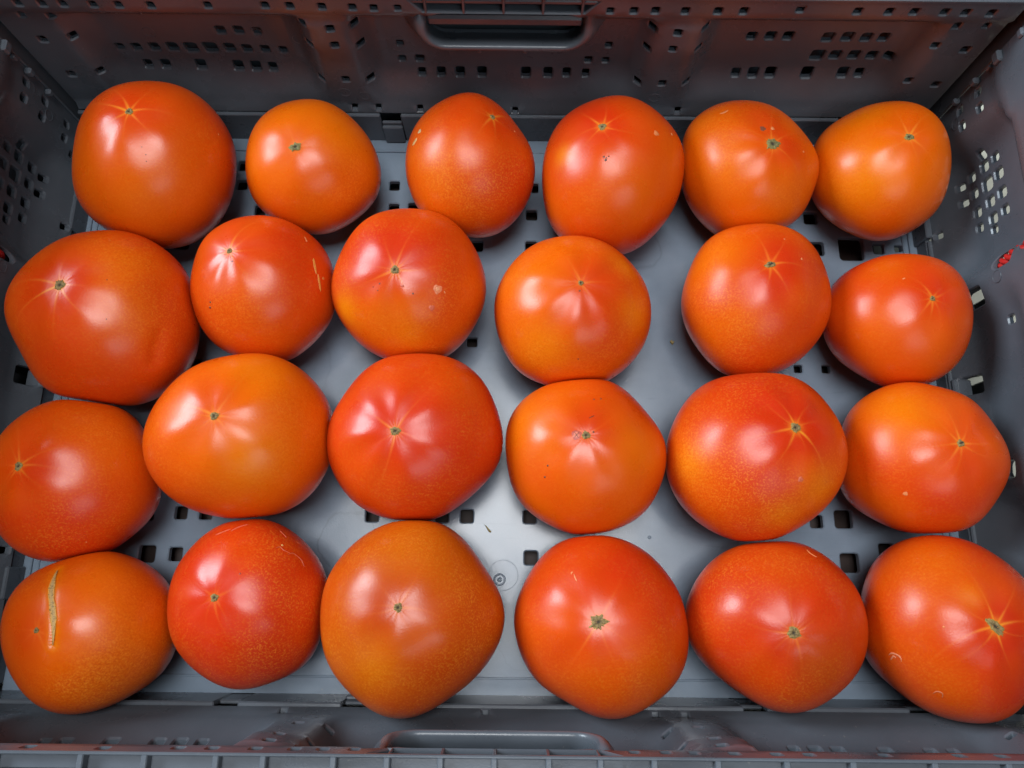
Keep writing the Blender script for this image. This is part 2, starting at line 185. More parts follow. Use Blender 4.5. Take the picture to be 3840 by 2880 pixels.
 {'c': [-0.23319, -0.06374, 0.0386], 'R': 0.04698, 'q': 0.8625, 'v': [0.5213, -0.0961, 0.848], 'g': [0.9648, 0.9826, 0.9699, 0.9531, 0.9277, 0.878, 0.8389, 0.8387, 0.8668, 0.8997, 0.9225, 0.9315, 0.9322, 0.9413, 0.9507, 0.9593, 0.9884, 1.0022, 0.9687, 0.9252, 0.9227, 0.9634, 0.9877, 0.9689], 's': [-0.1989, 0.0885, 0.976], 'seed': 112, 'dim': 0.0277, 'fl': 0.0097, 'sc': 0.00238, 'star': (1.3, 0.65), 'orr': 0.3, 'pt': [([-0.107, 0.6741, 0.7308], 0.377, 'r', 0.4), ([0.7302, 0.3572, 0.5825], 0.471, 'y', 0.2)], 'mk': [('s', [[0.5128, -0.7764, 0.3664]], 0.39, (0.76, 0.24, 0.08))], 'pl': [[-0.23, -0.0195, 0.0413, 0.0709, 0.9957, 0.0604], [-0.2222, -0.1044, 0.0383, 0.2612, -0.9653, -0.0068]], 'lab': 'red-orange tomato in the third row cut off by the left edge of the photo'},
 {'c': [-0.14099, -0.03923, 0.04363], 'R': 0.04953, 'q': 0.8911, 'v': [0.3553, -0.1636, 0.9203], 'g': [0.9506, 0.9365, 0.9432, 0.946, 0.953, 0.9759, 0.9944, 0.9898, 0.9677, 0.9384, 0.9082, 0.8911, 0.9014, 0.9321, 0.9704, 1.0044, 1.0206, 1.0253, 1.0332, 1.038, 1.0281, 1.0116, 1.0, 0.9813], 's': [0.0399, 0.0798, 0.996], 'seed': 113, 'dim': 0.0209, 'fl': 0.0094, 'sc': 0.00221, 'star': (0.9, 0.75), 'orr': 0.55, 'pt': [([0.4676, -0.4365, 0.7686], 0.286, 'y', 0.6), ([0.3036, 0.7406, 0.5995], 0.358, 'y', 0.4), ([0.0959, -0.2332, 0.9677], 0.536, 'y', 0.2), ([-0.0721, 0.312, 0.9473], 0.268, 'r', 0.4)], 'mk': [], 'pl': [[-0.1405, 0.0077, 0.0403, 0.011, 0.9974, -0.0718], [-0.0917, -0.0384, 0.0421, 0.9994, 0.016, -0.031], [-0.1355, -0.0835, 0.0406, 0.1234, -0.9901, -0.0676]], 'lab': 'wide orange tomato in the third row with a golden patch low on its front'},
 {'c': [-0.04462, -0.03769, 0.04064], 'R': 0.04785, 'q': 0.8491, 'v': [0.1344, -0.1758, 0.9752], 'g': [1.0047, 1.0039, 0.9982, 0.9738, 0.9648, 0.9894, 1.0126, 1.0107, 1.0044, 1.0035, 0.991, 0.9732, 0.9718, 0.9737, 0.9594, 0.9565, 0.9905, 1.0279, 1.0307, 1.0174, 1.025, 1.0477, 1.0506, 1.026], 's': [-0.1154, -0.0986, 0.9884], 'seed': 114, 'dim': 0.0304, 'fl': 0.0096, 'sc': 0.00255, 'star': (0.8, 0.6), 'orr': 0.15, 'pt': [([-0.185, 0.3147, 0.931], 0.382, 'r', 0.4)], 'mk': [], 'pl': [[-0.0484, 0.008, 0.0401, -0.0832, 0.9965, -0.0116], [-0.0913, -0.0384, 0.0421, -0.9994, -0.016, 0.031], [-0.0437, -0.0833, 0.0414, 0.019, -0.9997, 0.016]], 'lab': 'big plain red tomato in the third row with a long diagonal shine above its scar'},
 {'c': [0.05066, -0.04674, 0.03768], 'R': 0.0445, 'q': 0.8518, 'v': [-0.1022, -0.1534, 0.9829], 'g': [1.0004, 1.0045, 1.0255, 1.0511, 1.0605, 1.0328, 0.9917, 0.9837, 0.9959, 0.9845, 0.9668, 0.9728, 0.9786, 0.9737, 0.9846, 1.0014, 0.9992, 0.9997, 1.0136, 1.0003, 0.9613, 0.9567, 0.9899, 1.0065], 's': [-0.0774, 0.1368, 0.9876], 'seed': 115, 'dim': 0.0284, 'fl': 0.0065, 'sc': 0.00221, 'star': (0.8, 0.35), 'orr': 0.46, 'pt': [([-0.7758, 0.3338, 0.5355], 0.369, 'y', 0.5), ([0.5811, -0.0213, 0.8136], 0.41, 'y', 0.4), ([0.0957, 0.329, 0.9395], 0.246, 'r', 0.4)], 'mk': [('s', [[-0.2067, 0.1402, 0.9683]], 2.54, (0.5, 0.08, 0.05)), ('s', [[-0.2067, 0.1402, 0.9683]], 1.93, (0.68, 0.17, 0.1)), ('l', [[-0.2332, 0.1813, 0.9554], [-0.1836, 0.0997, 0.9779]], 0.3, (0.1, 0.03, 0.015)), ('l', [[-0.1709, 0.1747, 0.9697], [-0.2339, 0.1033, 0.9668]], 0.3, (0.1, 0.03, 0.015)), ('s', [[-0.5621, -0.253, 0.7874]], 0.51, (0.1, 0.03, 0.015)), ('s', [[-0.5854, -0.3866, 0.7126]], 0.51, (0.1, 0.03, 0.015)), ('s', [[0.0239, 0.1806, 0.9833]], 0.51, (0.1, 0.03, 0.015)), ('s', [[0.0535, 0.6283, 0.7762]], 0.41, (0.1, 0.03, 0.015)), ('s', [[0.1455, 0.6374, 0.7567]], 0.41, (0.1, 0.03, 0.015)), ('l', [[-0.031, 0.3701, 0.9285], [0.0136, 0.3936, 0.9192], [0.0438, 0.4074, 0.9122]], 0.25, (0.1, 0.03, 0.015))], 'pl': [[0.0476, -0.0053, 0.0389, -0.0737, 0.9969, 0.0288], [0.0957, -0.0466, 0.0396, 0.9991, 0.0038, 0.0428], [0.0544, -0.0897, 0.038, 0.0856, -0.9963, 0.0075]], 'lab': 'orange tomato in the third row with a round brown blemish touching its star scar'},
 {'c': [0.14532, -0.04638, 0.04173], 'R': 0.04862, 'q': 0.8625, 'v': [-0.324, -0.1482, 0.9344], 'g': [0.9528, 0.962, 0.9882, 0.9939, 0.9895, 0.9994, 1.0208, 1.0355, 1.0351, 1.0221, 1.0046, 0.9891, 0.965, 0.9273, 0.9001, 0.902, 0.9248, 0.9546, 0.9799, 0.9897, 0.9886, 0.9957, 1.0035, 0.9814], 's': [0.1902, 0.2103, 0.959], 'seed': 116, 'dim': 0.0242, 'fl': 0.0096, 'sc': 0.00272, 'star': (1, 1), 'orr': 0.25, 'pt': [([-0.8905, -0.1379, 0.4336], 0.193, 'y', 0.75), ([0.4993, -0.4872, 0.7165], 0.251, 'y', 0.6), ([0.0493, -0.7826, 0.6205], 0.232, 'y', 0.6), ([0.0165, 0.5795, 0.8148], 0.387, 'r', 0.6), ([0.472, 0.2446, 0.847], 0.29, 'r', 0.4)], 'mk': [('s', [[0.2215, -0.4215, 0.8794]], 1.46, (0.64, 0.12, 0.05))], 'pl': [[0.0961, -0.0466, 0.0396, -0.9991, -0.0038, -0.0428], [0.1485, -0.0922, 0.04, 0.0697, -0.9968, -0.0379]], 'lab': 'big red tomato in the third row with golden blotches and bright yellow scar rays'},
 {'c': [0.23956, -0.04653, 0.03823], 'R': 0.04554, 'q': 0.8671, 'v': [-0.4986, -0.1343, 0.8564], 'g': [0.9474, 0.9755, 0.9849, 0.9949, 0.9861, 0.9641, 0.968, 1.0065, 1.0245, 0.9856, 0.9449, 0.9266, 0.9005, 0.9073, 0.9246, 0.9069, 0.8969, 0.9172, 0.9318, 0.913, 0.8964, 0.9151, 0.9271, 0.9196], 's': [0.0063, 0.0773, 0.997], 'seed': 117, 'dim': 0.0236, 'fl': 0.0054, 'sc': 0.00204, 'star': (1, 0.75), 'orr': 0.4, 'pt': [([-0.5891, 0.557, 0.5855], 0.413, 'y', 0.6), ([0.0917, -0.2933, 0.9516], 0.248, 'r', 0.6)], 'mk': [('s', [[-0.6098, -0.5373, 0.5827]], 1.15, (0.76, 0.24, 0.08))], 'pl': [[0.2391, -0.0037, 0.0373, -0.0096, 0.9997, -0.0226]], 'lab': 'orange-red tomato against the right wall, third row, with a black speck in its scar'},
 {'c': [-0.21184, -0.14265, 0.03804], 'R': 0.04476, 'q': 0.8966, 'v': [0.4871, 0.0752, 0.8701], 'g': [0.9284, 0.9141, 0.9063, 0.9352, 0.9508, 0.9299, 0.8955, 0.8613, 0.8392, 0.8402, 0.8594, 0.8783, 0.8821, 0.8794, 0.8859, 0.9186, 0.9746, 1.0022, 0.9933, 0.9812, 0.9731, 0.9591, 0.9403, 0.9302], 's': [-0.1647, 0.094, 0.9819], 'seed': 118, 'dim': 0.0269, 'fl': 0.0044, 'sc': 0.00136, 'star': (0.4, 0.3), 'orr': 0.5, 'pt': [([0.6552, 0.3083, 0.6897], 0.681, 'y', 0.3), ([-0.3549, -0.0461, 0.9338], 0.292, 'r', 0.5), ([0.706, -0.6154, 0.3504], 0.389, 'b', 0.3)], 'mk': [], 'pl': [[-0.2221, -0.1048, 0.0383, -0.2612, 0.9653, 0.0068], [-0.1691, -0.135, 0.0378, 0.9845, 0.1755, -0.0057]], 'lab': 'orange tomato in the front left corner with a long brown healed crack', 'crack': [[-0.2037, 0.7978, 0.5674], [-0.1704, 0.7137, 0.6794], [-0.1183, 0.5923, 0.797], [-0.071, 0.495, 0.866], [-0.0001, 0.3563, 0.9344], [0.0467, 0.2274, 0.9727], [0.0799, 0.0785, 0.9937], [0.0942, -0.0945, 0.9911]]},
 {'c': [-0.12992, -0.12805, 0.03757], 'R': 0.04401, 'q': 0.8909, 'v': [0.3319, 0.0465, 0.9422], 'g': [1.0208, 1.0269, 1.0113, 0.9814, 0.9552, 0.9267, 0.8989, 0.8889, 0.8889, 0.887, 0.8952, 0.926, 0.9539, 0.9567, 0.9699, 1.0029, 0.9892, 0.9464, 0.9408, 0.9579, 0.9629, 0.9633, 0.9769, 1.0009], 's': [-0.1094, 0.1284, 0.9857], 'seed': 119, 'dim': 0.026, 'fl': 0.0052, 'sc': 0.00204, 'star': (0.8, 0.5), 'orr': 0.05, 'pt': [([-0.1002, -0.5153, 0.8512], 0.594, 'r', 0.3)], 'mk': [('s', [[0.5156, 0.7219, 0.4615]], 0.66, (0.8, 0.45, 0.15)), ('l', [[0.4636, 0.6885, 0.5577], [0.5031, 0.7024, 0.5035], [0.5508, 0.6685, 0.4997], [0.623, 0.63, 0.4636]], 0.25, (0.64, 0.12, 0.05)), ('l', [[0.6085, 0.6146, 0.502], [0.6474, 0.6296, 0.4294], [0.6973, 0.5927, 0.4032]], 0.29, (0.64, 0.12, 0.05)), ('l', [[0.6854, 0.6038, 0.407], [0.7444, 0.5498, 0.3789], [0.7904, 0.4702, 0.3926]], 0.25, (0.64, 0.12, 0.05)), ('l', [[0.4016, 0.876, 0.2672], [0.4603, 0.8403, 0.2864], [0.5018, 0.8086, 0.3072]], 0.41, (0.64, 0.12, 0.05)), ('l', [[-0.1152, 0.8617, 0.4941], [-0.0466, 0.9026, 0.4279], [0.0384, 0.9299, 0.3658]], 0.37, (0.72, 0.14, 0.08)), ('l', [[-0.3004, 0.8212, 0.4852], [-0.211, 0.8564, 0.4713], [-0.1314, 0.8824, 0.4518]], 0.33, (0.64, 0.12, 0.05)), ('s', [[0.1771, 0.4167, 0.8916]], 0.49, (0.35, 0.04, 0.02)), ('l', [[0.6163, 0.7528, 0.2312], [0.653, 0.7347, 0.1839]], 0.33, (0.64, 0.12, 0.05))], 'pl': [[-0.1354, -0.0839, 0.0406, -0.1234, 0.9901, 0.0676], [-0.1687, -0.135, 0.0378, -0.9845, -0.1755, 0.0057], [-0.0889, -0.1308, 0.0397, 0.9964, -0.0658, 0.0528]], 'lab': 'deep red round tomato in the front row with net-like scratches on its upper right'},
 {'c': [-0.04279, -0.1338, 0.04218], 'R': 0.04896, 'q': 0.8807, 'v': [0.1322, 0.064, 0.9892], 'g': [1.0483, 1.037, 1.0154, 0.9918, 0.9752, 0.9548, 0.9331, 0.9307, 0.9351, 0.9332, 0.9453, 0.9719, 0.9745, 0.939, 0.9085, 0.916, 0.9475, 0.9886, 1.0148, 0.9909, 0.9517, 0.9598, 1.0061, 1.0417], 's': [-0.0076, 0.1753, 0.9845], 'seed': 120, 'dim': 0.0262, 'fl': 0.0077, 'sc': 0.00221, 'star': (0.7, 0.3), 'orr': 0.46, 'pt': [([-0.2444, -0.4455, 0.8613], 0.346, 'y', 0.55), ([0.1305, 0.837, 0.5314], 0.509, 'y', 0.35), ([-0.3144, 0.2614, 0.9126], 0.529, 'b', 0.3)], 'mk': [], 'pl': [[-0.0437, -0.0837, 0.0414, -0.019, 0.9997, -0.016], [-0.0885, -0.1308, 0.0398, -0.9964, 0.0658, -0.0528]], 'lab': 'big brownish orange tomato in the front row with a dull grey sheen by its scar'},
 {'c': [0.05844, -0.13722, 0.03836], 'R': 0.0466, 'q': 0.8467, 'v': [-0.1226, 0.072, 0.9898], 'g': [1.016, 1.0347, 1.0366, 1.0152, 1.0003, 1.0035, 0.9963, 0.9747, 0.956, 0.925, 0.8984, 0.9167, 0.9552, 0.965, 0.9563, 0.966, 0.9803, 0.9685, 0.9487, 0.9465, 0.9503, 0.9602, 0.9807, 0.999], 's': [-0.1684, 0.1215, 0.9782], 'seed': 121, 'dim': 0.0225, 'fl': 0.0054, 'sc': 0.00391, 'star': (1.3, 0.5), 'orr': 0.15, 'pt': [([0.0983, 0.4818, 0.8707], 0.641, 'r', 0.3), ([-0.323, -0.6311, 0.7053], 0.641, 'y', 0.2)], 'mk': [('l', [[-0.426, 0.613, 0.6654], [-0.4218, 0.6318, 0.6503], [-0.4048, 0.6376, 0.6554]], 0.44, (0.76, 0.24, 0.08)), ('l', [[-0.3977, 0.6205, 0.6759], [-0.3921, 0.5858, 0.7093], [-0.3782, 0.551, 0.7439]], 0.39, (0.76, 0.24, 0.08))], 'pl': [[0.0544, -0.0901, 0.038, -0.0856, 0.9963, -0.0075]], 'lab': 'red tomato in the front row with a large corky scar and a curved white scratch'},
 {'c': [0.15155, -0.13556, 0.03833], 'R': 0.0462, 'q': 0.8494, 'v': [-0.3377, 0.0643, 0.9391], 'g': [0.9455, 0.9506, 0.9747, 0.9981, 1.0199, 1.046, 1.0573, 1.0221, 0.9514, 0.8945, 0.8793, 0.9014, 0.9234, 0.9195, 0.9079, 0.9132, 0.9313, 0.9462, 0.9561, 0.9666, 0.9681, 0.9637, 0.9672, 0.9607], 's': [-0.1613, -0.0315, 0.9864], 'seed': 122, 'dim': 0.0284, 'fl': 0.0056, 'sc': 0.00306, 'star': (1, 0.55), 'orr': 0.2, 'pt': [([0.1059, -0.3988, 0.9109], 0.331, 'b', 0.7), ([-0.1565, 0.7936, 0.588], 0.389, 'y', 0.25)], 'mk': [('l', [[0.2785, 0.8846, 0.374], [0.295, 0.8493, 0.4379], [0.3524, 0.8088, 0.4707]], 0.5, (0.76, 0.24, 0.08))], 'pl': [[0.1486, -0.0926, 0.04, -0.0697, 0.9968, 0.0379]], 'lab': 'dark red tomato in the front row with a dull tan stain below its scar'},
 {'c': [0.24215, -0.13616, 0.03998], 'R': 0.04898, 'q': 0.8818, 'v': [-0.5081, 0.0604, 0.8592], 'g': [0.983, 0.9943, 0.9911, 0.9653, 0.9292, 0.9103, 0.9238, 0.9451, 0.9285, 0.8964, 0.9016, 0.9118, 0.9208, 0.9328, 0.9134, 0.864, 0.8198, 0.8113, 0.8412, 0.8825, 0.9044, 0.9115, 0.9321, 0.9627], 's': [-0.0317, 0.0919, 0.9953], 'seed': 123, 'dim': 0.0234, 'fl': 0.0054, 'sc': 0.00323, 'star': (1.5, 0.95), 'orr': 0.2, 'pt': [([-0.3001, 0.5546, 0.7761], 0.239, 'r', 0.3), ([-0.2388, 0.4311, 0.8701], 0.129, 'y', 0.5), ([-0.4434, 0.7544, 0.484], 0.459, 'y', 0.25)], 'mk': [('l', [[-0.9189, -0.2767, 0.2812], [-0.9106, -0.2531, 0.3268], [-0.8878, -0.2642, 0.3769], [-0.8649, -0.2957, 0.4057], [-0.8541, -0.3383, 0.395]], 0.5, (0.75, 0.25, 0.12)), ('l', [[-0.9031, -0.3263, 0.2793], [-0.8992, -0.2851, 0.332], [-0.8843, -0.3023, 0.356]], 0.5, (0.75, 0.25, 0.12)), ('l', [[-0.5844, -0.6718, 0.4551], [-0.5698, -0.6458, 0.5083], [-0.5233, -0.6654, 0.5323], [-0.5041, -0.7151, 0.4842]], 0.35, (0.62, 0.17, 0.07)), ('s', [[-0.6824, -0.7071, -0.1855]], 0.7, (0.6, 0.2, 0.08)), ('s', [[-0.5752, 0.0698, 0.815]], 0.5, (0.76, 0.24, 0.08))], 'pl': [], 'lab': 'big dark red tomato in the front right corner with a long ragged corky scar'},
]
FAR_HOLES = [(-0.2554, 0.1184, 0.002), (-0.2426, 0.1182, 0.002), (-0.2316, 0.1182, 0.002), (-0.2157, 0.118, 0.002), (-0.2022, 0.118, 0.002), (-0.1851, 0.1179, 0.002), (-0.1546, 0.1183, 0.002), (-0.124, 0.1187, 0.002), (-0.1108, 0.1185, 0.002), (-0.0939, 0.1182, 0.002), (-0.0777, 0.1179, 0.002), (-0.0664, 0.1175, 0.002), (-0.0536, 0.1176, 0.0018), (0.0598, 0.1173, 0.0018), (0.0724, 0.1175, 0.002), (0.0839, 0.1177, 0.0021), (0.0998, 0.1177, 0.0021), (0.1172, 0.1179, 0.0021), (0.1308, 0.1181, 0.0021), (0.1604, 0.1198, 0.0021), (0.1911, 0.1188, 0.0021), (0.2078, 0.1188, 0.0021), (0.2211, 0.119, 0.0021), (0.2372, 0.1188, 0.0021), (0.2485, 0.1186, 0.0021), (0.2622, 0.1184, 0.0021), (-0.2608, 0.1076, 0.0018), (-0.2455, 0.1068, 0.0019), (-0.2613, 0.089, 0.0024), (-0.2436, 0.0903, 0.0021), (-0.2625, 0.0596, 0.0024), (-0.244, 0.0613, 0.002), (-0.1085, 0.1048, 0.002), (-0.0936, 0.1017, 0.0022), (-0.0806, 0.1011, 0.0021), (-0.1087, 0.0882, 0.002), (-0.0939, 0.0889, 0.0022), (-0.0802, 0.0849, 0.0022), (-0.1103, 0.0553, 0.0021), (-0.0948, 0.0573, 0.0024), (-0.0802, 0.055, 0.0023), (-0.0593, 0.076, 0.0021), (-0.0597, 0.063, 0.0022), (-0.049, 0.0632, 0.0027), (-0.0486, 0.0535, 0.0023), (-0.0366, 0.0537, 0.0026), (-0.0249, 0.0538, 0.0028), (-0.0113, 0.0539, 0.0029), (0.0161, 0.0539, 0.0029), (0.0299, 0.054, 0.0028), (0.0415, 0.0541, 0.0025), (0.0533, 0.0538, 0.0022), (0.054, 0.0635, 0.0024), (0.0646, 0.0632, 0.0021), (-0.0945, 0.0314, 0.0019), (-0.0791, 0.0313, 0.0019), (-0.0521, 0.0306, 0.0019), (0.0097, 0.03, 0.0019), (0.0861, 0.1, 0.0021), (0.0996, 0.1014, 0.0022), (0.1148, 0.103, 0.0021), (0.0648, 0.0762, 0.0021), (0.0858, 0.0836, 0.002), (0.0995, 0.0886, 0.0021), (0.1149, 0.0866, 0.0021), (0.0855, 0.0539, 0.0021), (0.1, 0.0567, 0.0023), (0.1151, 0.0553, 0.0021), (0.1153, 0.0312, 0.0019), (0.1468, 0.0848, 0.0027), (0.1578, 0.085, 0.003), (0.1681, 0.0851, 0.003), (0.1466, 0.0551, 0.0026), (0.1573, 0.0552, 0.0031), (0.168, 0.0555, 0.0032), (0.1915, 0.0844, 0.0033), (0.2026, 0.085, 0.0032), (0.2137, 0.0847, 0.003), (0.2237, 0.0849, 0.0029), (0.1914, 0.0695, 0.004), (0.2021, 0.0699, 0.0033), (0.2133, 0.0701, 0.0033), (0.2241, 0.07, 0.003), (0.2339, 0.0707, 0.0027), (0.1907, 0.0557, 0.0035), (0.2128, 0.056, 0.0032), (0.2229, 0.0559, 0.0026), (0.2484, 0.0914, 0.0021), (0.2672, 0.0884, 0.0023), (0.2491, 0.0617, 0.0021), (0.2678, 0.0583, 0.0023), (0.2514, 0.1066, 0.002), (0.2672, 0.107, 0.0016), (-0.1624, 0.0851, 0.0029), (-0.1518, 0.0852, 0.0029), (-0.1412, 0.0845, 0.0025), (-0.2285, 0.0706, 0.0025), (-0.2186, 0.0705, 0.0028), (-0.2077, 0.0707, 0.0031), (-0.1967, 0.0708, 0.0034), (-0.1857, 0.0703, 0.0039), (-0.1739, 0.0705, 0.004), (-0.1625, 0.0707, 0.0033), (-0.1522, 0.0701, 0.003), (-0.1414, 0.0698, 0.0028), (-0.1307, 0.0693, 0.0025), (-0.2181, 0.0568, 0.0026), (-0.2072, 0.0568, 0.0029), (-0.1854, 0.0568, 0.0032), (-0.1624, 0.0564, 0.0031), (-0.1515, 0.0561, 0.0031), (-0.1411, 0.0557, 0.0026)]
# ------------------------------------------------------------------ crate
def rrect(cx, cy, hw, hh, r, n=3, rot=0, skew=0):
    P = []
    for (sx, sy, a0) in ((1, 1, 0), (-1, 1, 90), (-1, -1, 180), (1, -1, 270)):
        for k in range(n + 1):
            a = math.radians(a0 + 90 * k / n)
            P.append((sx * (hw - r) + r * math.cos(a), sy * (hh - r) + r * math.sin(a)))
    c, s = math.cos(rot), math.sin(rot)
    return [(cx + x * c - y * s + skew * y, cy + x * s + y * c) for x, y in P]
def inside(poly, p):
    x, y = p; c = False; n = len(poly)
    for i in range(n):
        x1, y1 = poly[i]; x2, y2 = poly[(i + 1) % n]
        if (y1 > y) != (y2 > y) and x < (x2 - x1) * (y - y1) / (y2 - y1) + x1: c = not c
    return c
def poly_grow(poly, d):
    cx = sum(p[0] for p in poly) / len(poly); cy = sum(p[1] for p in poly) / len(poly)
    out = []
    n = len(poly)
    for i in range(n):
        a, b, c = poly[i - 1], poly[i], poly[(i + 1) % n]
        tx, ty = c[0] - a[0], c[1] - a[1]; l = math.hypot(tx, ty) or 1
        nx, ny = ty / l, -tx / l
        if (b[0] - cx) * nx + (b[1] - cy) * ny < 0: nx, ny = -nx, -ny
        out.append((b[0] + nx * d, b[1] + ny * d))
    return out
def panel(u0, u1, v0, v1, polys, relief, place, step, thick=.003, lip=.0005, depths=None):
    """perforated moulded sheet: every opening has a rounded lip and real wall thickness.
       place(u, v, off) -> xyz, off measured away from the inside of the crate"""
    pts, edges = [], []
    def loop(poly):
        s = len(pts); pts.extend(poly); n = len(poly)
        edges.extend((s + i, s + (i + 1) % n) for i in range(n)); return list(range(s, s + n))
    nu = max(2, int(round((u1 - u0) / step))); nv = max(2, int(round((v1 - v0) / step)))
    bound = [(u0 + (u1 - u0) * i / nu, v0) for i in range(nu)] + [(u1, v0 + (v1 - v0) * i / nv) for i in range(nv)] + \
            [(u1 - (u1 - u0) * i / nu, v1) for i in range(nu)] + [(u0, v1 - (v1 - v0) * i / nv) for i in range(nv)]
    loop(bound)
    grown = [poly_grow(p, lip) for p in polys]
    bbs = []
    inner = []
    for p, g in zip(polys, grown):
        loop(g); inner.append(loop(p))
        bbs.append((min(a[0] for a in g) - .0012, max(a[0] for a in g) + .0012, min(a[1] for a in g) - .0012, max(a[1] for a in g) + .0012))
    for i in range(1, nu):
        for j in range(1, nv):
            q = (u0 + (u1 - u0) * i / nu, v0 + (v1 - v0) * j / nv)
            if any(b[0] < q[0] < b[1] and b[2] < q[1] < b[3] for b in bbs): continue
            pts.append(q)
    vs_, es_, fs_, ov, oe, of_ = delaunay_2d_cdt([Vector(p) for p in pts], edges, [], 0, 1e-7)
    remap = {}
    for i, o in enumerate(ov):
        for k in o: remap[k] = i
    isin = set()
    for l in inner:
        for k in l: isin.add(remap[k])
    V = []
    for i, p in enumerate(vs_):
        off = relief(p.x, p.y) + (lip * .9 if i in isin else 0)
        V.append(place(p.x, p.y, off))
    Fc = []; dupv = {}; lipf = set()
    for f in fs_:
        c = (sum(vs_[k].x for k in f) / len(f), sum(vs_[k].y for k in f) / len(f))
        bad = False
        for b, p in zip(bbs, polys):
            if b[0] < c[0] < b[1] and b[2] < c[1] < b[3] and inside(p, c): bad = True; break
        if bad: continue
        if any(k in isin for k in f):      # the lip has its own vertices, so its shading stays crisp
            g = []
            for k in f:
                if k in isin: g.append(k)
                else:
                    if k not in dupv: dupv[k] = len(V); V.append(V[k])
                    g.append(dupv[k])
            lipf.add(len(Fc)); Fc.append(tuple(g))
        else: Fc.append(tuple(f))
    nsheet = len(Fc)
    for hi, l in enumerate(inner):
        th = depths[hi] if depths and depths[hi] else thick
        idx = [remap[k] for k in l]; n = len(idx); s = len(V)
        top = len(V)
        for k in idx: V.append(V[k])
        s = len(V)
        for k in idx:
            p = vs_[k]; V.append(place(p.x, p.y, relief(p.x, p.y) + th))
        for i in range(n):
            Fc.append((top + i, top + (i + 1) % n, s + (i + 1) % n, s + i))
    # consistent facing: towards the inside (off decreasing)
    def nrm(f):
        a, b, c = (Vector(V[f[0]]), Vector(V[f[1]]), Vector(V[f[2]])); return (b - a).cross(c - a)
    ref = Vector(place(0, 0, 0)) - Vector(place(0, 0, 1))
    Fc = [f if i >= nsheet or nrm(f).dot(ref) > 0 else tuple(reversed(f)) for i, f in enumerate(Fc)]
    panel.flat = [i >= nsheet or i in lipf for i, f in enumerate(Fc)]
    return V, Fc
def flat_lips(me):
    me.polygons.foreach_set('use_smooth', [not f for f in panel.flat]); me.update(); return me
def add_box(V, Fc, x0, x1, y0, y1, z0, z1, b=.0006):
    """box with chamfered edges"""
    s = len(V)
    X = (x0, x1); Y = (y0, y1); Z = (z0, z1)
    b = min(b, (x1 - x0) * .3, (y1 - y0) * .3, (z1 - z0) * .3)
    idx = {}
    for i in (0, 1):
        for j in (0, 1):
            for k in (0, 1):
                sx, sy, sz = (1, -1)[i], (1, -1)[j], (1, -1)[k]
                for a in range(3):
                    p = [X[i] + sx * b, Y[j] + sy * b, Z[k] + sz * b]
                    p[a] = (X[i], Y[j], Z[k])[a]
                    idx[(i, j, k, a)] = len(V); V.append(tuple(p))
    for i in (0, 1):
        Fc.append([idx[(i, 0, 0, 0)], idx[(i, 1, 0, 0)], idx[(i, 1, 1, 0)], idx[(i, 0, 1, 0)]])
        Fc.append([idx[(0, i, 0, 1)], idx[(1, i, 0, 1)], idx[(1, i, 1, 1)], idx[(0, i, 1, 1)]])
        Fc.append([idx[(0, 0, i, 2)], idx[(1, 0, i, 2)], idx[(1, 1, i, 2)], idx[(0, 1, i, 2)]])
        for j in (0, 1):
            Fc.append([idx[(i, j, 0, 0)], idx[(i, j, 1, 0)], idx[(i, j, 1, 1)], idx[(i, j, 0, 1)]])
            Fc.append([idx[(i, 0, j, 0)], idx[(i, 1, j, 0)], idx[(i, 1, j, 2)], idx[(i, 0, j, 2)]])
            Fc.append([idx[(0, i, j, 1)], idx[(1, i, j, 1)], idx[(1, i, j, 2)], idx[(0, i, j, 2)]])
            for k in (0, 1): Fc.append([idx[(i, j, k, 0)], idx[(i, j, k, 1)], idx[(i, j, k, 2)]])
def box_obj(name, boxes, parent, mat, b=.0006):
    V, Fc = [], []
    for q in boxes: add_box(V, Fc, *q, b=b)
    me = mesh_from(name, V, Fc, smooth=False)
    import bmesh
    bm = bmesh.new(); bm.from_mesh(me); bmesh.ops.recalc_face_normals(bm, faces=bm.faces); bm.to_mesh(me); bm.free()
    return put(name, me, parent, mat)

W2, D2 = .2775, .17775
XL, XR = -.2765, .2800
crate = bpy.data.objects.new('plastic_crate', None); scene.collection.objects.link(crate)
tag(crate, 'grey perforated plastic folding crate holding all the tomatoes', 'crate')

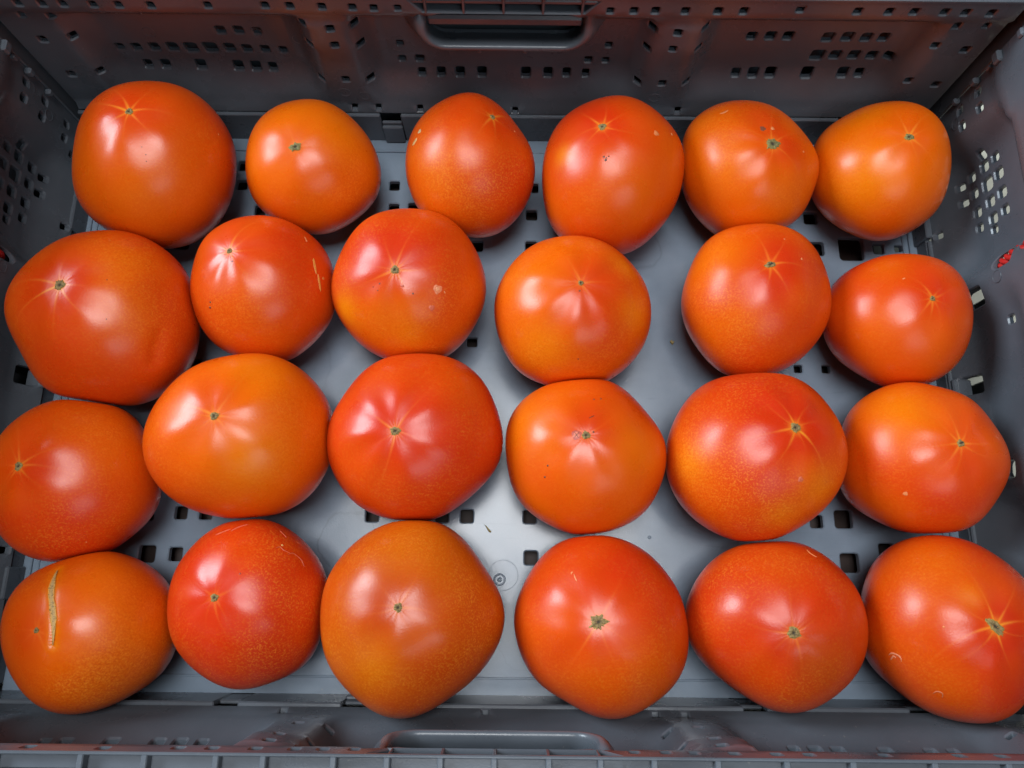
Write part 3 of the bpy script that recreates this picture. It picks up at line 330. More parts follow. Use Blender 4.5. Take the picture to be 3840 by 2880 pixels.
# --- base panel
FLOOR_H = [(-.206, -.102, .010), (-.189, -.102, .008), (-.189, -.0777, .0078), (-.174, -.0777, .0078), (-.0738, -.078, .0078), (-.0455, -.078, .0078), (-.0316, -.078, .0078), (-.0168, -.078, .0078), (.021, -.078, .0078), (.0218, -.102, .0080),
 (.211, -.103, .0112), (.2335, -.096, .009), (.191, .0163, .0052), (.2087, .0163, .0052), (.210, -.0775, .0108), (.1936, -.079, .0078), (.211, .0995, .010), (.234, .0995, .0165), (.2523, .100, .0075), (.2653, .1004, .0048), (.209, .122, .009),
 (.0225, .142, .0070), (.0215, .122, .0075), (.0213, .099, .0078), (-.058, .1265, .0075), (-.0147, .099, .0078), (-.0714, .126, .007), (-.0164, .032, .0065), (-.0718, .143, .007), (-.1613, .1236, .0075), (-.176, .157, .0075), (-.1755, .1425, .0075),
 (-.211, .0995, .010), (-.234, .0995, .0165), (-.2523, .100, .0075), (-.191, .0163, .0052), (-.2087, .0163, .0052), (-.210, -.0775, .010), (.1885, .122, .0075), (.175, .157, .0075), (-.1885, .122, .0075), (.0745, .143, .007), (.058, .126, .0075), (.0745, .126, .007), (.118, .150, .006), (-.118, .150, .006), (.15, -.13, .007), (-.15, -.13, .007), (.15, .06, .006), (-.15, .06, .006), (.2335, -.13, .008), (-.2335, -.13, .008)]
polys = [rrect(x, y, w / 2, w / 2, w * .16) for x, y, w in FLOOR_H]
def floor_relief(u, v):
    return .0005 * math.sin(u * 21 + 1) * math.sin(v * 27) + .0006 * (math.exp(-((u - .0034) ** 2 + (v + .1146) ** 2) / .000018))
V, Fc = panel(-W2, W2, -D2, D2, polys, floor_relief, lambda u, v, o: (u, v, -o), .006, thick=.004, lip=.0007)
base = put('base_panel', flat_lips(mesh_from('base_panel', V, Fc)), crate, GREY_FLOOR)
# moulded marks on the base
def ring_mesh(r0, r1, h, n=40):
    V, Fc = [], []
    prof = [(r0, .0), (r0 + (r1 - r0) * .3, h), (r0 + (r1 - r0) * .7, h), (r1, .0)]
    for i in range(n):
        a = 2 * math.pi * i / n
        for r, z in prof: V.append((r * math.cos(a), r * math.sin(a), z))
    for i in range(n):
        for k in range(3): Fc.append((i * 4 + k, ((i + 1) % n) * 4 + k, ((i + 1) % n) * 4 + k + 1, i * 4 + k + 1))
    return mesh_from('mould_mark', V, Fc)
put('mould_mark', ring_mesh(.0025, .0036, .0006), base, GREY_FLOOR, (.0034, -.1146, .0004))
put('mould_mark', ring_mesh(.0004, .0013, .0008), base, GREY_FLOOR, (.0034, -.1146, .0004))
put('mould_mark', ring_mesh(.0085, .0088, .00004), base, GREY_FLOOR, (.0055, -.1120, .0004))
put('mould_mark', ring_mesh(.0004, .0011, .0006), base, GREY_FLOOR, (.0925, -.0894, .0003))
# raised border of the base: ridge, upstand and hinge knuckles
bx = []
for s in (1, -1):
    y = s * (D2 - .0085)
    bx.append((-.266, .266, min(y, y - s * .0012), max(y, y - s * .0012), -.001, .0011))
    x = s * (W2 - .0085)
    bx.append((min(x, x - s * .0012), max(x, x - s * .0012), -.167, .167, -.001, .0011))
    x = s * (W2 - .0045)
    bx.append((min(x, x - s * .0011), max(x, x - s * .0011), -.171, .171, -.001, .0016))
box_obj('base_ridge', bx, base, GREY_FLOOR, .0004)
# long upstands with breaks where the walls hook in
def segs(a, b, gaps):
    out = []; x = a
    for g0, g1 in sorted(gaps):
        out.append((x, g0)); x = g1
    out.append((x, b)); return out
GAP = [(-.2365, -.222), (-.1465, -.134), (-.079, -.0655), (.0655, .079), (.134, .1465), (.222, .2365)]
for sg in (1, -1):
    ya, yb = sorted((sg * D2, sg * (D2 + .0030)))
    for a, b in segs(-W2, W2, GAP): box_obj('upstand', [(a, b, ya, yb, -.004, .0270)], base, GREY, .0007)
    for g0, g1 in GAP: box_obj('hinge_seat', [(g0 + .0002, g1 - .0002, ya + .0004, yb - .0004, -.004, .0195)], base, GREY, .0007)
LG = [(.160, .140), (.128, .101), (.100, .086), (.052, .030), (.012, -.008), (-.03, -.055), (-.075, -.092), (-.11, -.128), (-.14, -.162)]
for s, X in ((1, W2), (-1, -W2)):
    xa, xb = sorted((X, X + s * .0028)); box_obj('upstand', [(xa, xb, -.174, .174, -.004, .0105)], base, GREY, .0006)
for s in (1, -1):
    for i, (a, b) in enumerate(LG):
        off = .0016 if i % 2 else -.0006
        X = s * (W2 - off); xa, xb = sorted((X - s * .0002, X + s * .0042))
        box_obj('hinge_knuckle', [(xa, xb, b, a, -.002, .0150 if i % 2 else .0125)], base, GREY, .0007)
for x in (-.229, -.140, -.0722, .0722, .140, .229):
    for s in (1, -1):
        ya, yb = sorted((s * (D2 - .0022), s * (D2 + .0004)))
        if abs(x) < .1: box_obj('hinge_knuckle', [(x - .0068, x + .0068, ya, yb, .0002, .0175)], base, GREY, .0009)

# --- long walls (far one and the mirrored near one)
def rec_long(x, z):
    r = .011 * max(boxf(x, z, -.239, -.113, .008, .030, .062, .105, .1095), boxf(x, z, -.078, .084, .008, .030, .062, .105, .1095), boxf(x, z, .118, .240, .008, .030, .062, .105, .1095))
    # top band stands proud of the panel under it
    r += .0022 * (1 - sstep(.1105, .1125, z)) * sstep(.030, .033, z)
    # soft lumps in the columns between the panels
    for cx in (-.100, .105): r -= .0022 * math.exp(-((x - cx) / .014) ** 2) * sstep(.07, .09, z) * (1 - sstep(.105, .111, z))
    return r
hb = [rrect(x, z, h, h, h * .38) for x, z, h in FAR_HOLES]
dep = [None] * len(hb)
# handle opening
hand = rrect(.00345, .0985, .0438, .0150, .0100, n=5)
# compartments in the top band over the handle
cells = []
ex = [-.0487, -.0389, -.0185, .0029, .0240, .0450, .0546]
for i in range(6):
    a, b = ex[i] + .0008, ex[i + 1] - .0008
    if i == 0: q = [(a + .0075, .1150), (b, .1150), (b, .1238), (a, .1238)]
    elif i == 5: q = [(a, .1150), (b - .0075, .1150), (b, .1238), (a, .1238)]
    else: q = [(a, .1150), (b, .1150), (b, .1238), (a, .1238)]
    cells.append(q)
extra = [(x, z, .0018) for x in (-.033, -.0115, .0185, .0405) for z in (.0818,)] + [(-.0245, .0818, .0023), (.0310, .0818, .0023)]
hb2 = [rrect(x, z, h, h, h * .38) for x, z, h in extra]
allp = hb + hb2 + [hand] + cells
dep = [None] * (len(hb) + len(hb2)) + [.004] + [.006] * 6
for sgn in (1, -1):
    pl = (lambda u, v, o: (u, D2 + .002 + o, v)) if sgn > 0 else (lambda u, v, o: (.007 - u, -D2 - .002 - o, v))
    V, Fc = panel(-.2755, .2775, .0285, .1262, allp, rec_long, pl, .0042, thick=.0030, lip=.0008, depths=dep)
    wall = put('side_wall', flat_lips(mesh_from('side_wall', V, Fc)), crate, GREY)
    Y = lambda a, b: tuple(sorted((sgn * (D2 + a), sgn * (D2 + b))))
    MX = (lambda a: a) if sgn > 0 else (lambda a: .007 - a)
    X = lambda a, b: tuple(sorted((MX(a), MX(b))))
    # unseen backing sheet, added to block light behind the wall holes
    box_obj('hole_backing', [(-.302, .306) + Y(.0260, .0280) + (-.030, .1245)], wall, GREY)
    # handle: moulded lip swept round the grip opening
    path = []
    x0, x1, zb, zt, r = -.0402, .0471, .0922, .1148, .0110
    path.append((x0, zt, -1, 0))
    for k in range(9):
        a = math.radians(180 + 90 * k / 8); path.append((x0 + r + r * math.cos(a), zb + r + r * math.sin(a), math.cos(a), math.sin(a)))
    for k in range(9):
        a = math.radians(270 + 90 * k / 8); path.append((x1 - r + r * math.cos(a), zb + r + r * math.sin(a), math.cos(a), math.sin(a)))
    path.append((x1, zt, 1, 0))
    prof = [(.0004, .0165), (.0001, .0110), (-.0001, .0055), (.0001, .0020), (.0008, .0004), (.0020, -.0004), (.0036, -.0002), (.0056, .0014), (.0078, .0042), (.0100, .0075), (.0120, .0108), (.0138, .0140)]
    V, Fc = [], []
    for (px, pz, nx, nz) in path:
        for n_, o in prof:
            V.append((MX(px + nx * n_), sgn * (D2 + .0004 + o + .0034 * sstep(.0985, .1120, pz + nz * n_)), pz + nz * n_ - (.5 * max(0, o) if n_ < .001 else 0)))
    m = len(prof)
    for i in range(len(path) - 1):
        for k in range(m - 1): Fc.append((i * m + k, (i + 1) * m + k, (i + 1) * m + k + 1, i * m + k + 1))
    for e in (0, len(path) - 1): Fc.append(tuple(e * m + k for k in range(m)))
    handle = put('handle', mesh_from('handle', V, Fc), crate, GREY)
    box_obj('grip_bar', [X(-.0400, .0470) + Y(.0065, .0115) + (.1000, .1068)], handle, GREY, .0016)
    for x in (-.0115, .0150):
        me = bpy.data.meshes.new('pin'); import bmesh
        bm = bmesh.new(); bmesh.ops.create_icosphere(bm, subdivisions=2, radius=.0017); bm.to_mesh(me); bm.free()
        me.polygons.foreach_set('use_smooth', [True] * len(me.polygons))
        put('pin', me, handle, GREY, (MX(x), sgn * (D2 + .0075), .0800))
    # rim: inner bar, outer flange, ribs between them
    rim = box_obj('rim', [(-.283, .286) + Y(.0016, .0030) + (.1250, .1270), (-.290, .293) + Y(.0088, .0270) + (.1215, .1302)] +
                  [(-.283, .286) + Y(.0028, .0092) + (.1200, .1228)], crate, GREY, .0007)
    V, Fc = [], []; add_box(V, Fc, -.0012, .0012, *Y(.0026, .0092), .1215, .1272, b=.0004)
    rib_me = mesh_from('rim_rib', V, Fc, smooth=False)
    for x in (-.262, -.232, -.199, -.170, -.138, -.112, -.085, -.060, -.0389, -.0185, .0029, .0240, .0450, .066, .0935, .112, .140, .165, .200, .232, .262):
        put('rim_rib', rib_me, rim, GREY, (MX(x), 0, 0))
    # thick plates on the band
    for a, b in ((-.154, -.128), (.126, .170)):
        V, Fc = [], []
        ho = .0010
        pl4 = [(a, .1262), (b, .1262), (b - .004, .1115), (a + .004, .1115)]
    # small round ejector marks
    for x, z in ((-.205, .083), (-.142, .083), (-.118, .080), (-.086, .042), (.098, .043), (-.098, .045)):
        q = put('mould_mark', ring_mesh(.0033, .0037, .00014), wall, GREY)
        q.location = (MX(x), sgn * (D2 + .002 + rec_long(x, z)), z); q.rotation_euler = (math.radians(90) * sgn, 0, 0)

# --- short walls
def rec_short(y, z):
    r = .010 * max(boxf(y, z, .068, .142, .008, .016, .040, .084, .091), boxf(y, z, -.142, -.068, .008, .016, .040, .084, .091))
    r += .006 * boxf(y, z, -.042, .042, .012, .014, .030, .062, .078)
    # upper band in front of the panel, with a stepped lower edge
    edge = .0885 + .0065 * (1 - sstep(.130, .140, abs(y)))
    r += .0028 * (1 - sstep(edge - .0012, edge + .0008, z)) * sstep(.014, .018, z)
    # end columns
    r -= .0012 * math.exp(-((abs(y) - .158) / .008) ** 2)
    return r
SH = [(.1365, .0535, .0052), (.1295, .0625, .0054), (.1293, .0525, .0066), (.1290, .0405, .0058), (.1265, .0325, .0046), (.1185, .0630, .0066), (.1175, .0525, .0084), (.1180, .0405, .0060), (.1155, .0328, .0048),
      (.1062, .0630, .0064), (.1060, .0525, .0066), (.1052, .0405, .0060), (.0950, .0630, .0056), (.0950, .0525, .0064), (.0950, .0402, .0052), (.0880, .0520, .0048),
      (.1665, .0720, .0050), (.1560, .0720, .0050), (.1665, .0545, .0050), (.1555, .0550, .0050), (.1655, .0325, .0046), (.1555, .0328, .0046), (.0298, .0584, .0048), (.101, .0170, .0040), (.150, .0225, .0040)]
SHm = SH + [(-y, z, w) for y, z, w in SH]
for sgn, X0 in ((1, XR), (-1, XL)):
    polys = [rrect(y, z, w / 2, w / 2, w * .22) for y, z, w in SHm]
    dep = [None] * len(polys)
    # cord slots, latch windows
    polys += [rrect(.0632, (.0658 if sgn > 0 else .0600), .0044, .0082, .0042, n=4), rrect(.0655, .0860, .0044, .0078, .0040, n=4),
              rrect(.0500, .0372, .0056, .0082, .0022), rrect(.0010, .0210, .0056, .0058, .0018), rrect(-.0525, .0455, .0052, .0036, .0034, n=5), rrect(-.0632, .0740, .0044, .0130, .0042, n=4)]
    dep += [.0030, .0030, .0055, .0055, .004, .0045]
    pl = lambda u, v, o: (X0 + sgn * o, u, v)
    V, Fc = panel(-.1745, .1745, .0125, .1262, polys, rec_short, pl, .0042, thick=.0028, lip=.0008, depths=dep)
    wall = put('end_wall', flat_lips(mesh_from('end_wall', V, Fc)), crate, GREY)
    X = lambda a, b: tuple(sorted((X0 + sgn * a, X0 + sgn * b)))
    if sgn < 0: box_obj('hole_backing', [X(.024, .026) + (-.205, .205, -.030, .1245)], wall, GREY)  # added backing again, keeps the left wall's holes dark
    rim = box_obj('rim', [X(.0016, .0030) + (-.180, .180, .1250, .1270), X(.0088, .0270) + (-.190, .190, .1215, .1302), X(.0028, .0092) + (-.180, .180, .1200, .1228)], crate, GREY, .0007)
    V, Fc = [], []; add_box(V, Fc, *X(.0026, .0092), -.0012, .0012, .1215, .1272, b=.0004)
    rib_me = mesh_from('rim_rib', V, Fc, smooth=False)
    for y in (-.15, -.115, -.08, -.045, -.01, .025, .06, .095, .13, .16): put('rim_rib', rib_me, rim, GREY, (0, y, 0))
    # tabs beside the latch window, corner catches along the seam with the long walls
    box_obj('latch_tab', [X(-.0016, .0100) + (-.0045, .0065, .0122, .0150)], wall, GREY, .0009)
    box_obj('latch', [X(.0135, .0200) + (.0440, .0528, .0100, .0420)], wall, DARK, .0012)
    box_obj('latch', [X(.0120, .0180) + (-.0050, .0040, .0000, .0240)], wall, DARK, .0012)
    for t in (1, -1):
        for (y, z, w, h, d) in ((.1715, .1140, .0052, .0042, .0018), (.1712, .0955, .0070, .0056, .0026), (.1722, .0735, .0040, .0048, .0016), (.1722, .0550, .0036, .0040, .0014), (.1712, .0870, .0024, .0044, .0012)):
            ya, yb = sorted((t * (y - w / 2), t * (y + w / 2)))
            box_obj('corner_catch', [X(-d, .0025) + (ya, yb, z - h / 2, z + h / 2)], wall, GREY, .0009)
        ya, yb = sorted((t * .1748, t * .1762))
        box_obj('corner_seal', [X(.0015, .0040) + (ya, yb, .014, .125)], wall, GREY, .0004)
    for y, z in ((.0543, .0610), (.1660, .068), (.1600, .050), (-.0543, .061)):
        q = put('mould_mark', ring_mesh(.0032, .0036, .00014), wall, GREY)
        q.location = (X0 + sgn * rec_short(y, z) - sgn * .0001, y, z); q.rotation_euler = (0, -sgn * math.radians(90), 0)

box_obj('under_backing', [(-.2740, .2560, -.1755, .1755, -.0300, -.0125)], crate, UNDER)  # dark board added under the base so its holes look shaded
# corner posts close the gaps between the walls
for sx in (1, -1):
    for sy in (1, -1):
        X0 = XR if sx > 0 else XL
        xa, xb = sorted((X0 + sx * .0042, X0 + sx * .0255)); ya, yb = sorted((sy * (D2 - .0005), sy * (D2 + .0255)))
        box_obj('corner_post', [(xa, xb, ya, yb, -.030, .1195)], crate, GREY, .0015)
# the surface the crate stands on
V = [(-3, -3, -.0302), (3, -3, -.0302), (3, 3, -.0302), (-3, 3, -.0302)]
g = put('ground', mesh_from('ground', V, [(0, 1, 2, 3)], smooth=False), None, CREAM); g['kind'] = 'structure'

# red cords threaded behind the end walls
def cord(name, pts, r, label):
    # three twisted strands in one mesh
    V, Fc = [], []
    P = [Vector(p) for p in pts]
    L = [0]
    for a, b in zip(P[:-1], P[1:]): L.append(L[-1] + (b - a).length)
    n = max(8, int(L[-1] / .0011)); m = 8
    def at(s):
        for i in range(len(P) - 1):
            if s <= L[i + 1] or i == len(P) - 2:
                t = (s - L[i]) / (L[i + 1] - L[i]); return P[i].lerp(P[i + 1], t), (P[i + 1] - P[i]).normalized()
    for st in range(3):
        s0 = len(V)
        for i in range(n + 1):
            c, d = at(L[-1] * i / n); u = d.orthogonal().normalized(); w = d.cross(u)
            u = Vector((1, 0, 0)) - d * d.x; u.normalize(); w = d.cross(u)
            a = 2 * math.pi * (st / 3 + i * .0011 / .016)
            cc = c + u * math.cos(a) * r * .52 + w * math.sin(a) * r * .52
            for k in range(m):
                b = 2 * math.pi * k / m; V.append(cc + (u * math.cos(b) + w * math.sin(b)) * r * .56)
        for i in range(n):
            for k in range(m): Fc.append((s0 + i * m + k, s0 + i * m + (k + 1) % m, s0 + (i + 1) * m + (k + 1) % m, s0 + (i + 1) * m + k))
    me = mesh_from(name, V, Fc); o = put(name, me, None, RED)
    return tag(o, label, 'cord')
for sgn, X0, lb in ((1, XR, 'twisted red cord showing through the slot of the right end wall'), (-1, XL, 'twisted red cord showing through the slot of the left end wall')):
    X = X0 + sgn * .0092
    cord('red_cord', [(X + sgn * .0060, .0645, .0500), (X + sgn * .0014, .0632, .0560), (X - sgn * .001, .0636, .0700), (X, .0645, .0860), (X + sgn * .003, .0660, .104)], .0034, lb)

# bits of dried calyx on the base
def crumb(x, y, pts, h, label):
    V = [(a, b, .0012 + .0004 * math.sin(i * 2.1)) for i, (a, b) in enumerate(pts)] + [(a * .7, b * .7, h) for a, b in pts]
    n = len(pts); Fc = [(i, (i + 1) % n, n + (i + 1) % n, n + i) for i in range(n)] + [tuple(range(n, 2 * n))] + [tuple(reversed(range(n)))]
    o = put('calyx_crumb', mesh_from('calyx_crumb', V, Fc, smooth=False), None, TAN, (x, y, 0)); tag(o, label, 'plant scrap')
crumb(-.0039, -.0851, [(-.0024, .0024), (-.0012, .0016), (.0006, -.0002), (.0020, -.0018), (.0012, -.0026), (.0002, -.0018), (-.0010, .0004)], .0022, 'tiny green-brown pointed leaf scrap on the bare base between the front tomatoes')
crumb(.1116, .0329, [(-.0016, .0002), (-.0006, .0014), (.0004, .0005), (.0016, .0008), (.0008, -.0008), (.0002, -.0017), (-.0009, -.0008)], .0018, 'tiny tan crumb on the base in the wide gap left of the tall tomato')
# ------------------------------------------------------------------ tomatoes
NS, NR = 192, 150
def basis(v):
    v = np.array(v, float); v /= np.linalg.norm(v)
    a = np.array([1.0, 0, 0]) if abs(v[0]) < .9 else np.array([0, 1.0, 0])
    u = np.cross(v, a); u /= np.linalg.norm(u); return u, np.cross(v, u), v
def lump(P, seed, f, n=6):
    r = np.random.RandomState(seed); o = np.zeros(len(P))
    for i in range(n):
        k = r.normal(size=3); k *= f * (.6 + .8 * r.rand()) / np.linalg.norm(k)
        o += np.sin(P @ k + r.rand() * 6.28)
    return o / n
def radius(p, d):
    """distance of the skin from the middle of fruit p along the unit directions d"""
    u, w, s = basis(p['s'])
    TH = np.arccos(np.clip(d @ s, -1, 1)); PH = np.arctan2(d @ w, d @ u) % (2 * math.pi)
    a, b, v = basis(p['v'])
    az = np.arctan2(d @ b, d @ a) % (2 * math.pi)
    s2 = np.clip(1 - (d @ v) ** 2, 0, 1)
    g = np.array(p['g']); n = len(g); F = np.fft.rfft(g) / n
    gv = np.full(len(d), F[0].real)
    for k in range(1, n // 2): gv += 2 * (F[k].real * np.cos(k * az) - F[k].imag * np.sin(k * az)) * (s2 ** (.5 * min(k, 5)))
    q = p['q']; r = p['R'] * gv / np.sqrt(1 - d[:, 2] ** 2 * (1 - 1 / q ** 2))
    rs = np.random.RandomState(p['seed']); nl = rs.randint(5, 8); fl = p['fl']
    r *= 1 + fl * np.cos(nl * PH + rs.rand() * 6.28 + .6 * np.sin(PH + rs.rand() * 6)) * np.exp(-((TH - .55) / .32) ** 2) * (1 - np.exp(-(TH / .2) ** 2))
    r *= 1 + fl * .06 * np.cos((nl * 2 + 3) * PH + rs.rand() * 6.28 + 1.2 * np.sin(2 * PH + rs.rand() * 6)) * np.exp(-(TH / .22) ** 2) * (1 - np.exp(-(TH / .06) ** 2))
    r *= 1 - p['dim'] * .3 * np.exp(-(TH / .12) ** 2) - p['dim'] * .8 * np.exp(-(TH / .5) ** 2)
    r *= 1 + .011 * lump(d, p['seed'] + 5, 3.2) + .0035 * lump(d, p['seed'] + 9, 9, 10)
    return r, TH, PH
def squash(p, P):
    """fruits that touch flatten slightly against each other"""
    for q in p['pl']:
        pt = np.array(q[:3]) - np.array(p['c']); n = np.array(q[3:])
        h = (P - pt) @ n; w = .0015
        hn = np.where(h > w, 0, np.where(h < -w, h, -(h - w) ** 2 / (4 * w)))
        P = P + np.outer(hn - h, n)
    return P
def set_pigment(me, rgba):
    at = me.color_attributes.new('pigment', 'FLOAT_COLOR', 'POINT'); at.data.foreach_set('color', rgba.astype(np.float32).ravel())
RED_C, ORA_C, YEL_C, BRO_C, DEEP = (np.array(c) for c in ((.60, .032, .003), (.78, .130, .0006), (.80, .250, .001), (.38, .090, .006), (.50, .014, .004)))
def surf_patch(p, dirs, off):
    d = np.array(dirs, float); d /= np.linalg.norm(d, axis=1)[:, None]
    r, _, _ = radius(p, d); return squash(p, d * (r)[:, None]) + d * off
def disc_mark(p, d0, rad, col, off, rough=.12, seed=0):
    u, w, s = basis(d0); rr = float(radius(p, np.array([s]))[0][0]); n = 22; rs = np.random.RandomState(seed)
    D = [s]; O = [off]
    ph = rs.rand(3) * 6.28
    for k, f in ((1, .4), (2, .75), (3, 1.0)):
        for i in range(n):
            a = 2 * math.pi * i / n; q = rad * f * (1 + rough * (math.sin(3 * a + ph[0]) + .6 * math.sin(5 * a + ph[1]) + .4 * math.sin(9 * a + ph[2]))) / rr
            D.append(s + (u * math.cos(a) + w * math.sin(a)) * math.tan(q)); O.append(off if k < 3 else -.00002)
    P = surf_patch(p, D, np.array(O)[:, None])
    Fc = [(0, 1 + i, 1 + (i + 1) % n) for i in range(n)]
    for k in range(2):
        for i in range(n): Fc.append((1 + k * n + i, 1 + (k + 1) * n + i, 1 + (k + 1) * n + (i + 1) % n, 1 + k * n + (i + 1) % n))
    me = mesh_from('blemish', P, Fc); c = np.ones((len(P), 4)); c[:, :3] = col; set_pigment(me, c); return me
def line_mark(p, dirs, wid, col, off, name='blemish', edge=None, n=None, wob=.25, seed=0):
    D = np.array(dirs, float); m = len(D); n = n or (m * 5)
    t = np.linspace(0, m - 1, n); i0 = np.clip(t.astype(int), 0, m - 2); f = (t - i0)[:, None]
    # catmull-rom
    g = lambda k: D[np.clip(k, 0, m - 1)]
    a, b, c, e = g(i0 - 1), g(i0), g(i0 + 1), g(i0 + 2)
    C = .5 * ((2 * b) + (-a + c) * f + (2 * a - 5 * b + 4 * c - e) * f ** 2 + (-a + 3 * b - 3 * c + e) * f ** 3)
    C /= np.linalg.norm(C, axis=1)[:, None]
    T = np.gradient(C, axis=0); S = np.cross(C, T); S /= np.linalg.norm(S, axis=1)[:, None]
    rs = np.random.RandomState(seed); rr = p['R']
    s = np.linspace(0, 1, n); wv = wid / 2 / rr * np.minimum(1, 3.2 * np.minimum(s, 1 - s) + .12) * (1 + wob * np.sin(s * 17 + rs.rand() * 6) * .5 + wob * np.sin(s * 41 + rs.rand() * 6) * .4)
    cross = (-1, -.8, -.35, 0, .35, .8, 1); hs = (-.3, .7, 1.0, .55, 1.0, .7, -.3)
    P = []
    for k, h in zip(cross, hs): P.append(surf_patch(p, C + S * (wv * k)[:, None], off * h if off > 0 else np.full((n, 1), -.00052 + .00075 * (1 - math.exp(-(k * wid / 2 / rr / .05) ** 2)) + .00010 * (1 - abs(k)))))
    P = np.stack(P, 1).reshape(-1, 3); m2 = len(cross)
    Fc = [(i * m2 + k, (i + 1) * m2 + k, (i + 1) * m2 + k + 1, i * m2 + k + 1) for i in range(n - 1) for k in range(m2 - 1)]
    me = mesh_from(name, P, Fc); c = np.ones((len(P), 4)); c[:, :3] = col
    if edge is not None:
        k = np.tile(np.abs(np.array(cross)), n); f = np.clip((k - .55) / .4, 0, 1)[:, None]; c[:, :3] = c[:, :3] * (1 - f) + np.array(edge) * f
    set_pigment(me, c); return me

def make_tomato(i, p):
    u, w, s = basis(p['s'])
    t = np.linspace(0, 1, NR); th = math.pi * (t ** 1.75 * .9 + t * .1)
    ph = np.arange(NS) * 2 * math.pi / NS
    TH, PH = (a.ravel() for a in np.meshgrid(th[1:-1], ph, indexing='ij'))
    TH = np.r_[0, TH, math.pi]; PH = np.r_[0, PH, 0]
    d = np.outer(np.cos(TH), s) + np.outer(np.sin(TH) * np.cos(PH), u) + np.outer(np.sin(TH) * np.sin(PH), w)
    r, _, _ = radius(p, d)
    rs = np.random.RandomState(p['seed'] + 50)
    # star of pale rays round the scar
    sl, si = p['star']; nr = rs.randint(7, 10); rays = np.zeros(len(d)); groove = np.zeros(len(d)); a0 = rs.rand() * 6.28
    for k in range(nr):
        a = a0 + (k + .5 * (rs.rand() - .5)) * 2 * math.pi / nr; L = (.16 + .34 * rs.rand() ** 1.5) * (.55 + .55 * sl); st = .6 + .4 * rs.rand(); bend = (rs.rand() - .5) * .9
        f = np.clip(1 - TH / L, 0, 1)
        da = (PH - a - bend * TH / L * .5 + math.pi) % (2 * math.pi) - math.pi
        wd = (.00110 * f + .00024) / p['R']
        m = np.exp(-(da * np.sin(TH) / wd) ** 2) * (np.abs(da) < 1.2) * f ** 1.05
        rays = np.maximum(rays, m * st); groove = np.maximum(groove, np.exp(-(da * np.sin(TH) / (wd * 2.2)) ** 2) * (np.abs(da) < 1.2) * f)
        # faint long continuation
        L2 = L * (1.6 + rs.rand()); f2 = np.clip(1 - TH / L2, 0, 1)
        da2 = (PH - a - bend * TH / L * .5 + math.pi) % (2 * math.pi) - math.pi
        rays = np.maximum(rays, .38 * st * f2 * np.exp(-(da2 * np.sin(TH) / (.0006 / p['R'])) ** 2) * (np.abs(da2) < 1.2))
    r = r * (1 - .0009 * groove)
    for key, amp, wd in (('crack', .00075, .050), ('crease', .0014, .085)):
        if key in p:
            D = np.array(p[key]); t5 = np.linspace(0, len(D) - 1, 30); i0 = np.clip(t5.astype(int), 0, len(D) - 2); f5 = (t5 - i0)[:, None]
            D = D[i0] * (1 - f5) + D[i0 + 1] * f5; D /= np.linalg.norm(D, axis=1)[:, None]
            ang = np.arccos(np.clip((d @ D.T).max(1), -1, 1)); r = r - amp * np.exp(-(ang / wd) ** 2)
    P = squash(p, d * r[:, None])
    Fc = [(0, 1 + j, 1 + (j + 1) % NS) for j in range(NS)]
    n_in = NR - 2
    for k in range(n_in - 1):
        b0 = 1 + k * NS; b1 = b0 + NS
        Fc += [(b0 + j, b1 + j, b1 + (j + 1) % NS, b0 + (j + 1) % NS) for j in range(NS)]
    last = len(P) - 1; b0 = 1 + (n_in - 1) * NS
    Fc += [(b0 + (j + 1) % NS, b0 + j, last) for j in range(NS)]
    me = mesh_from('tomato', P, Fc)
    # pigment
    o = np.clip(p['orr'] + .42 * lump(d, p['seed'] + 21, 3.0) + .24 * lump(d, p['seed'] + 22, 8.0, 8) - .28 * np.exp(-(TH / .45) ** 2) + .10 * np.clip(TH / 2 - .3, 0, 1), 0, 1)[:, None]
    col = RED_C * (1 - o) + ORA_C * o
    for (dd, rr, kind, st) in p['pt']:
        ang = np.arccos(np.clip(d @ np.array(dd), -1, 1)); m = (st * .72 * np.exp(-(ang / (1.2 * rr * (1 + .3 * lump(d, p['seed'] + 31, 6)))) ** 2))[:, None]
        tgt = {'y': YEL_C, 'r': DEEP, 'b': BRO_C}[kind]
        if kind == 'r': m = m * .6
        col = col * (1 - m) + tgt * m
    for dd in p.get('crack', []):
        ang = np.arccos(np.clip(d @ np.array(dd), -1, 1)); m = (.5 * np.exp(-(ang / .085) ** 2))[:, None]; col = col * (1 - m) + YEL_C * m
    if i == 20: col = col * np.array([.80, .90, 1.1])
    if i in (22, 23): col = col * np.array([.93, .9, 1])
    halo = .80 * si * np.exp(-(TH * p['R'] / (p['sc'] * 1.5)) ** 2)
    m = np.clip(np.maximum(rays * (.08 + .85 * si), halo), 0, 1)[:, None]
    yc = np.array((.90, .42, .02)) * m + np.array((.86, .22, .03)) * (1 - m)
    col = col * (1 - m) + yc * m
    sp = np.clip((TH - .30) / .55, 0, 1) * (.35 + .75 * rs.rand()) * (.55 + .35 * lump(d, p['seed'] + 41, 4))
    rgba = np.c_[np.clip(col, 0, 1), np.clip(sp, 0, 1)]
    set_pigment(me, rgba)
    root = put('tomato', me, None, SKIN, p['c'])
    tag(root, p['lab'], 'tomato', 'tomatoes laid out in rows in the crate')
    # corky scar
    n = 40; sc = p['sc'] * .88; rr = float(radius(p, np.array([s]))[0][0])
    el = {1: (1.25, .8), 4: (1.15, .95), 10: (1.4, .75), 21: (1.0, .8), 23: (1.65, .8), 5: (1.2, .8), 14: (1.1, .85)}.get(i, (1, 1))
    ela = {1: .3, 10: .2, 23: -.75, 5: .1, 4: .2, 21: .3}.get(i, 0)
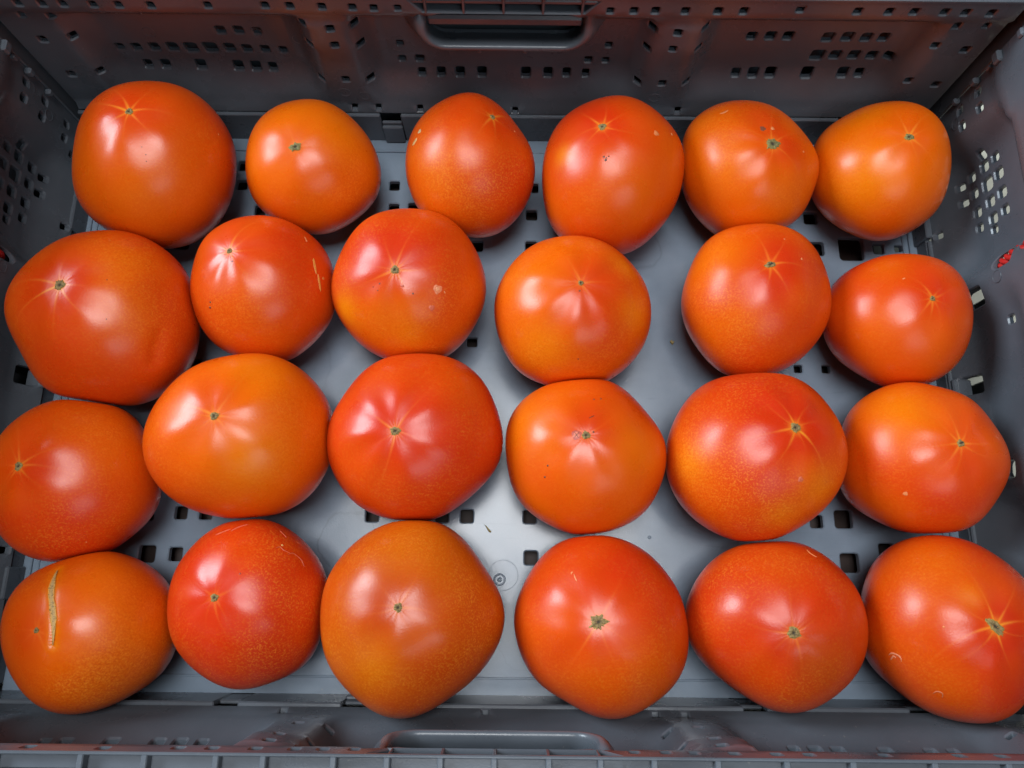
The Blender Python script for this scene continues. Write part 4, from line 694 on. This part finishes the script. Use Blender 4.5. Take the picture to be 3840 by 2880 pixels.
    px = (rs.rand(5) * 6.28); D = [s]; O = [-.0001]; cols = [(.03, .02, .01)]
    spk = {21: .45, 1: .35, 4: .25}.get(i, .16)
    # project image-plane axes for elongation
    e1 = np.array([math.cos(ela), math.sin(ela), 0]); e1 = e1 - s * (e1 @ s); e1 /= np.linalg.norm(e1); e2 = np.cross(s, e1)
    tan = np.array((.26, .175, .065)) if i not in (1, 4, 5) else np.array((.21, .18, .065))
    for k, f in ((0, .16), (1, .30), (2, .52), (3, .75), (4, 1.0)):
        for j in range(n):
            a = 2 * math.pi * j / n
            rad = sc * f * (1 + (spk * (max(0, math.sin(5 * a + px[0])) ** 3 + .7 * max(0, math.sin(7 * a + px[1])) ** 4) + .10 * math.sin(3 * a + px[2]) + .07 * rs.randn()) * (f > .4))
            D.append(s + (e1 * math.cos(a) * el[0] + e2 * math.sin(a) * el[1]) * rad / rr)
            O.append([.0000, .0002, .00045, .0004, -.00002][k] + .00022 * rs.randn() * (k in (1, 2, 3)))
            v = .75 + .45 * rs.rand(); cc = tan * v
            if k == 0: cc = np.array((.05, .03, .015))
            if k == 1: cc = tan * .55 * v
            if k == 4: cc = tan * .5 + np.array((.38, .26, .02)) * .5
            cols.append(cc)
    if i in (10, 17): 
        for j in range(1 + n, 1 + 3 * n):
            if (j % n) < 9: cols[j] = (.02, .015, .01)
    Pm = surf_patch(p, D, np.array(O)[:, None] + .00012)
    Fm = [(0, 1 + j, 1 + (j + 1) % n) for j in range(n)]
    for k in range(4): Fm += [(1 + k * n + j, 1 + (k + 1) * n + j, 1 + (k + 1) * n + (j + 1) % n, 1 + k * n + (j + 1) % n) for j in range(n)]
    m2 = mesh_from('blossom_scar', Pm, Fm); c4 = np.ones((len(Pm), 4)); c4[:, :3] = np.array(cols); set_pigment(m2, c4)
    put('blossom_scar', m2, root, CORK)
    for k, (kd, dirs, wd, colr) in enumerate(p['mk']):
        wd *= .001
        if kd == 's': mk = disc_mark(p, dirs[0], wd, colr, .00010 + .00004 * (k % 3), seed=k + i)
        else: mk = line_mark(p, dirs, wd * 2, colr, .00018, seed=k + i)
        put('blemish', mk, root, MARK)
    if 'crack' in p:
        mk = line_mark(p, p['crack'], .0036, (.50, .31, .12), -.00045, 'healed_crack', edge=(.72, .30, .03), n=60, wob=.14, seed=3)
        put('healed_crack', mk, root, CORK)
for i, p in enumerate(TOMATOES): make_tomato(i, p)
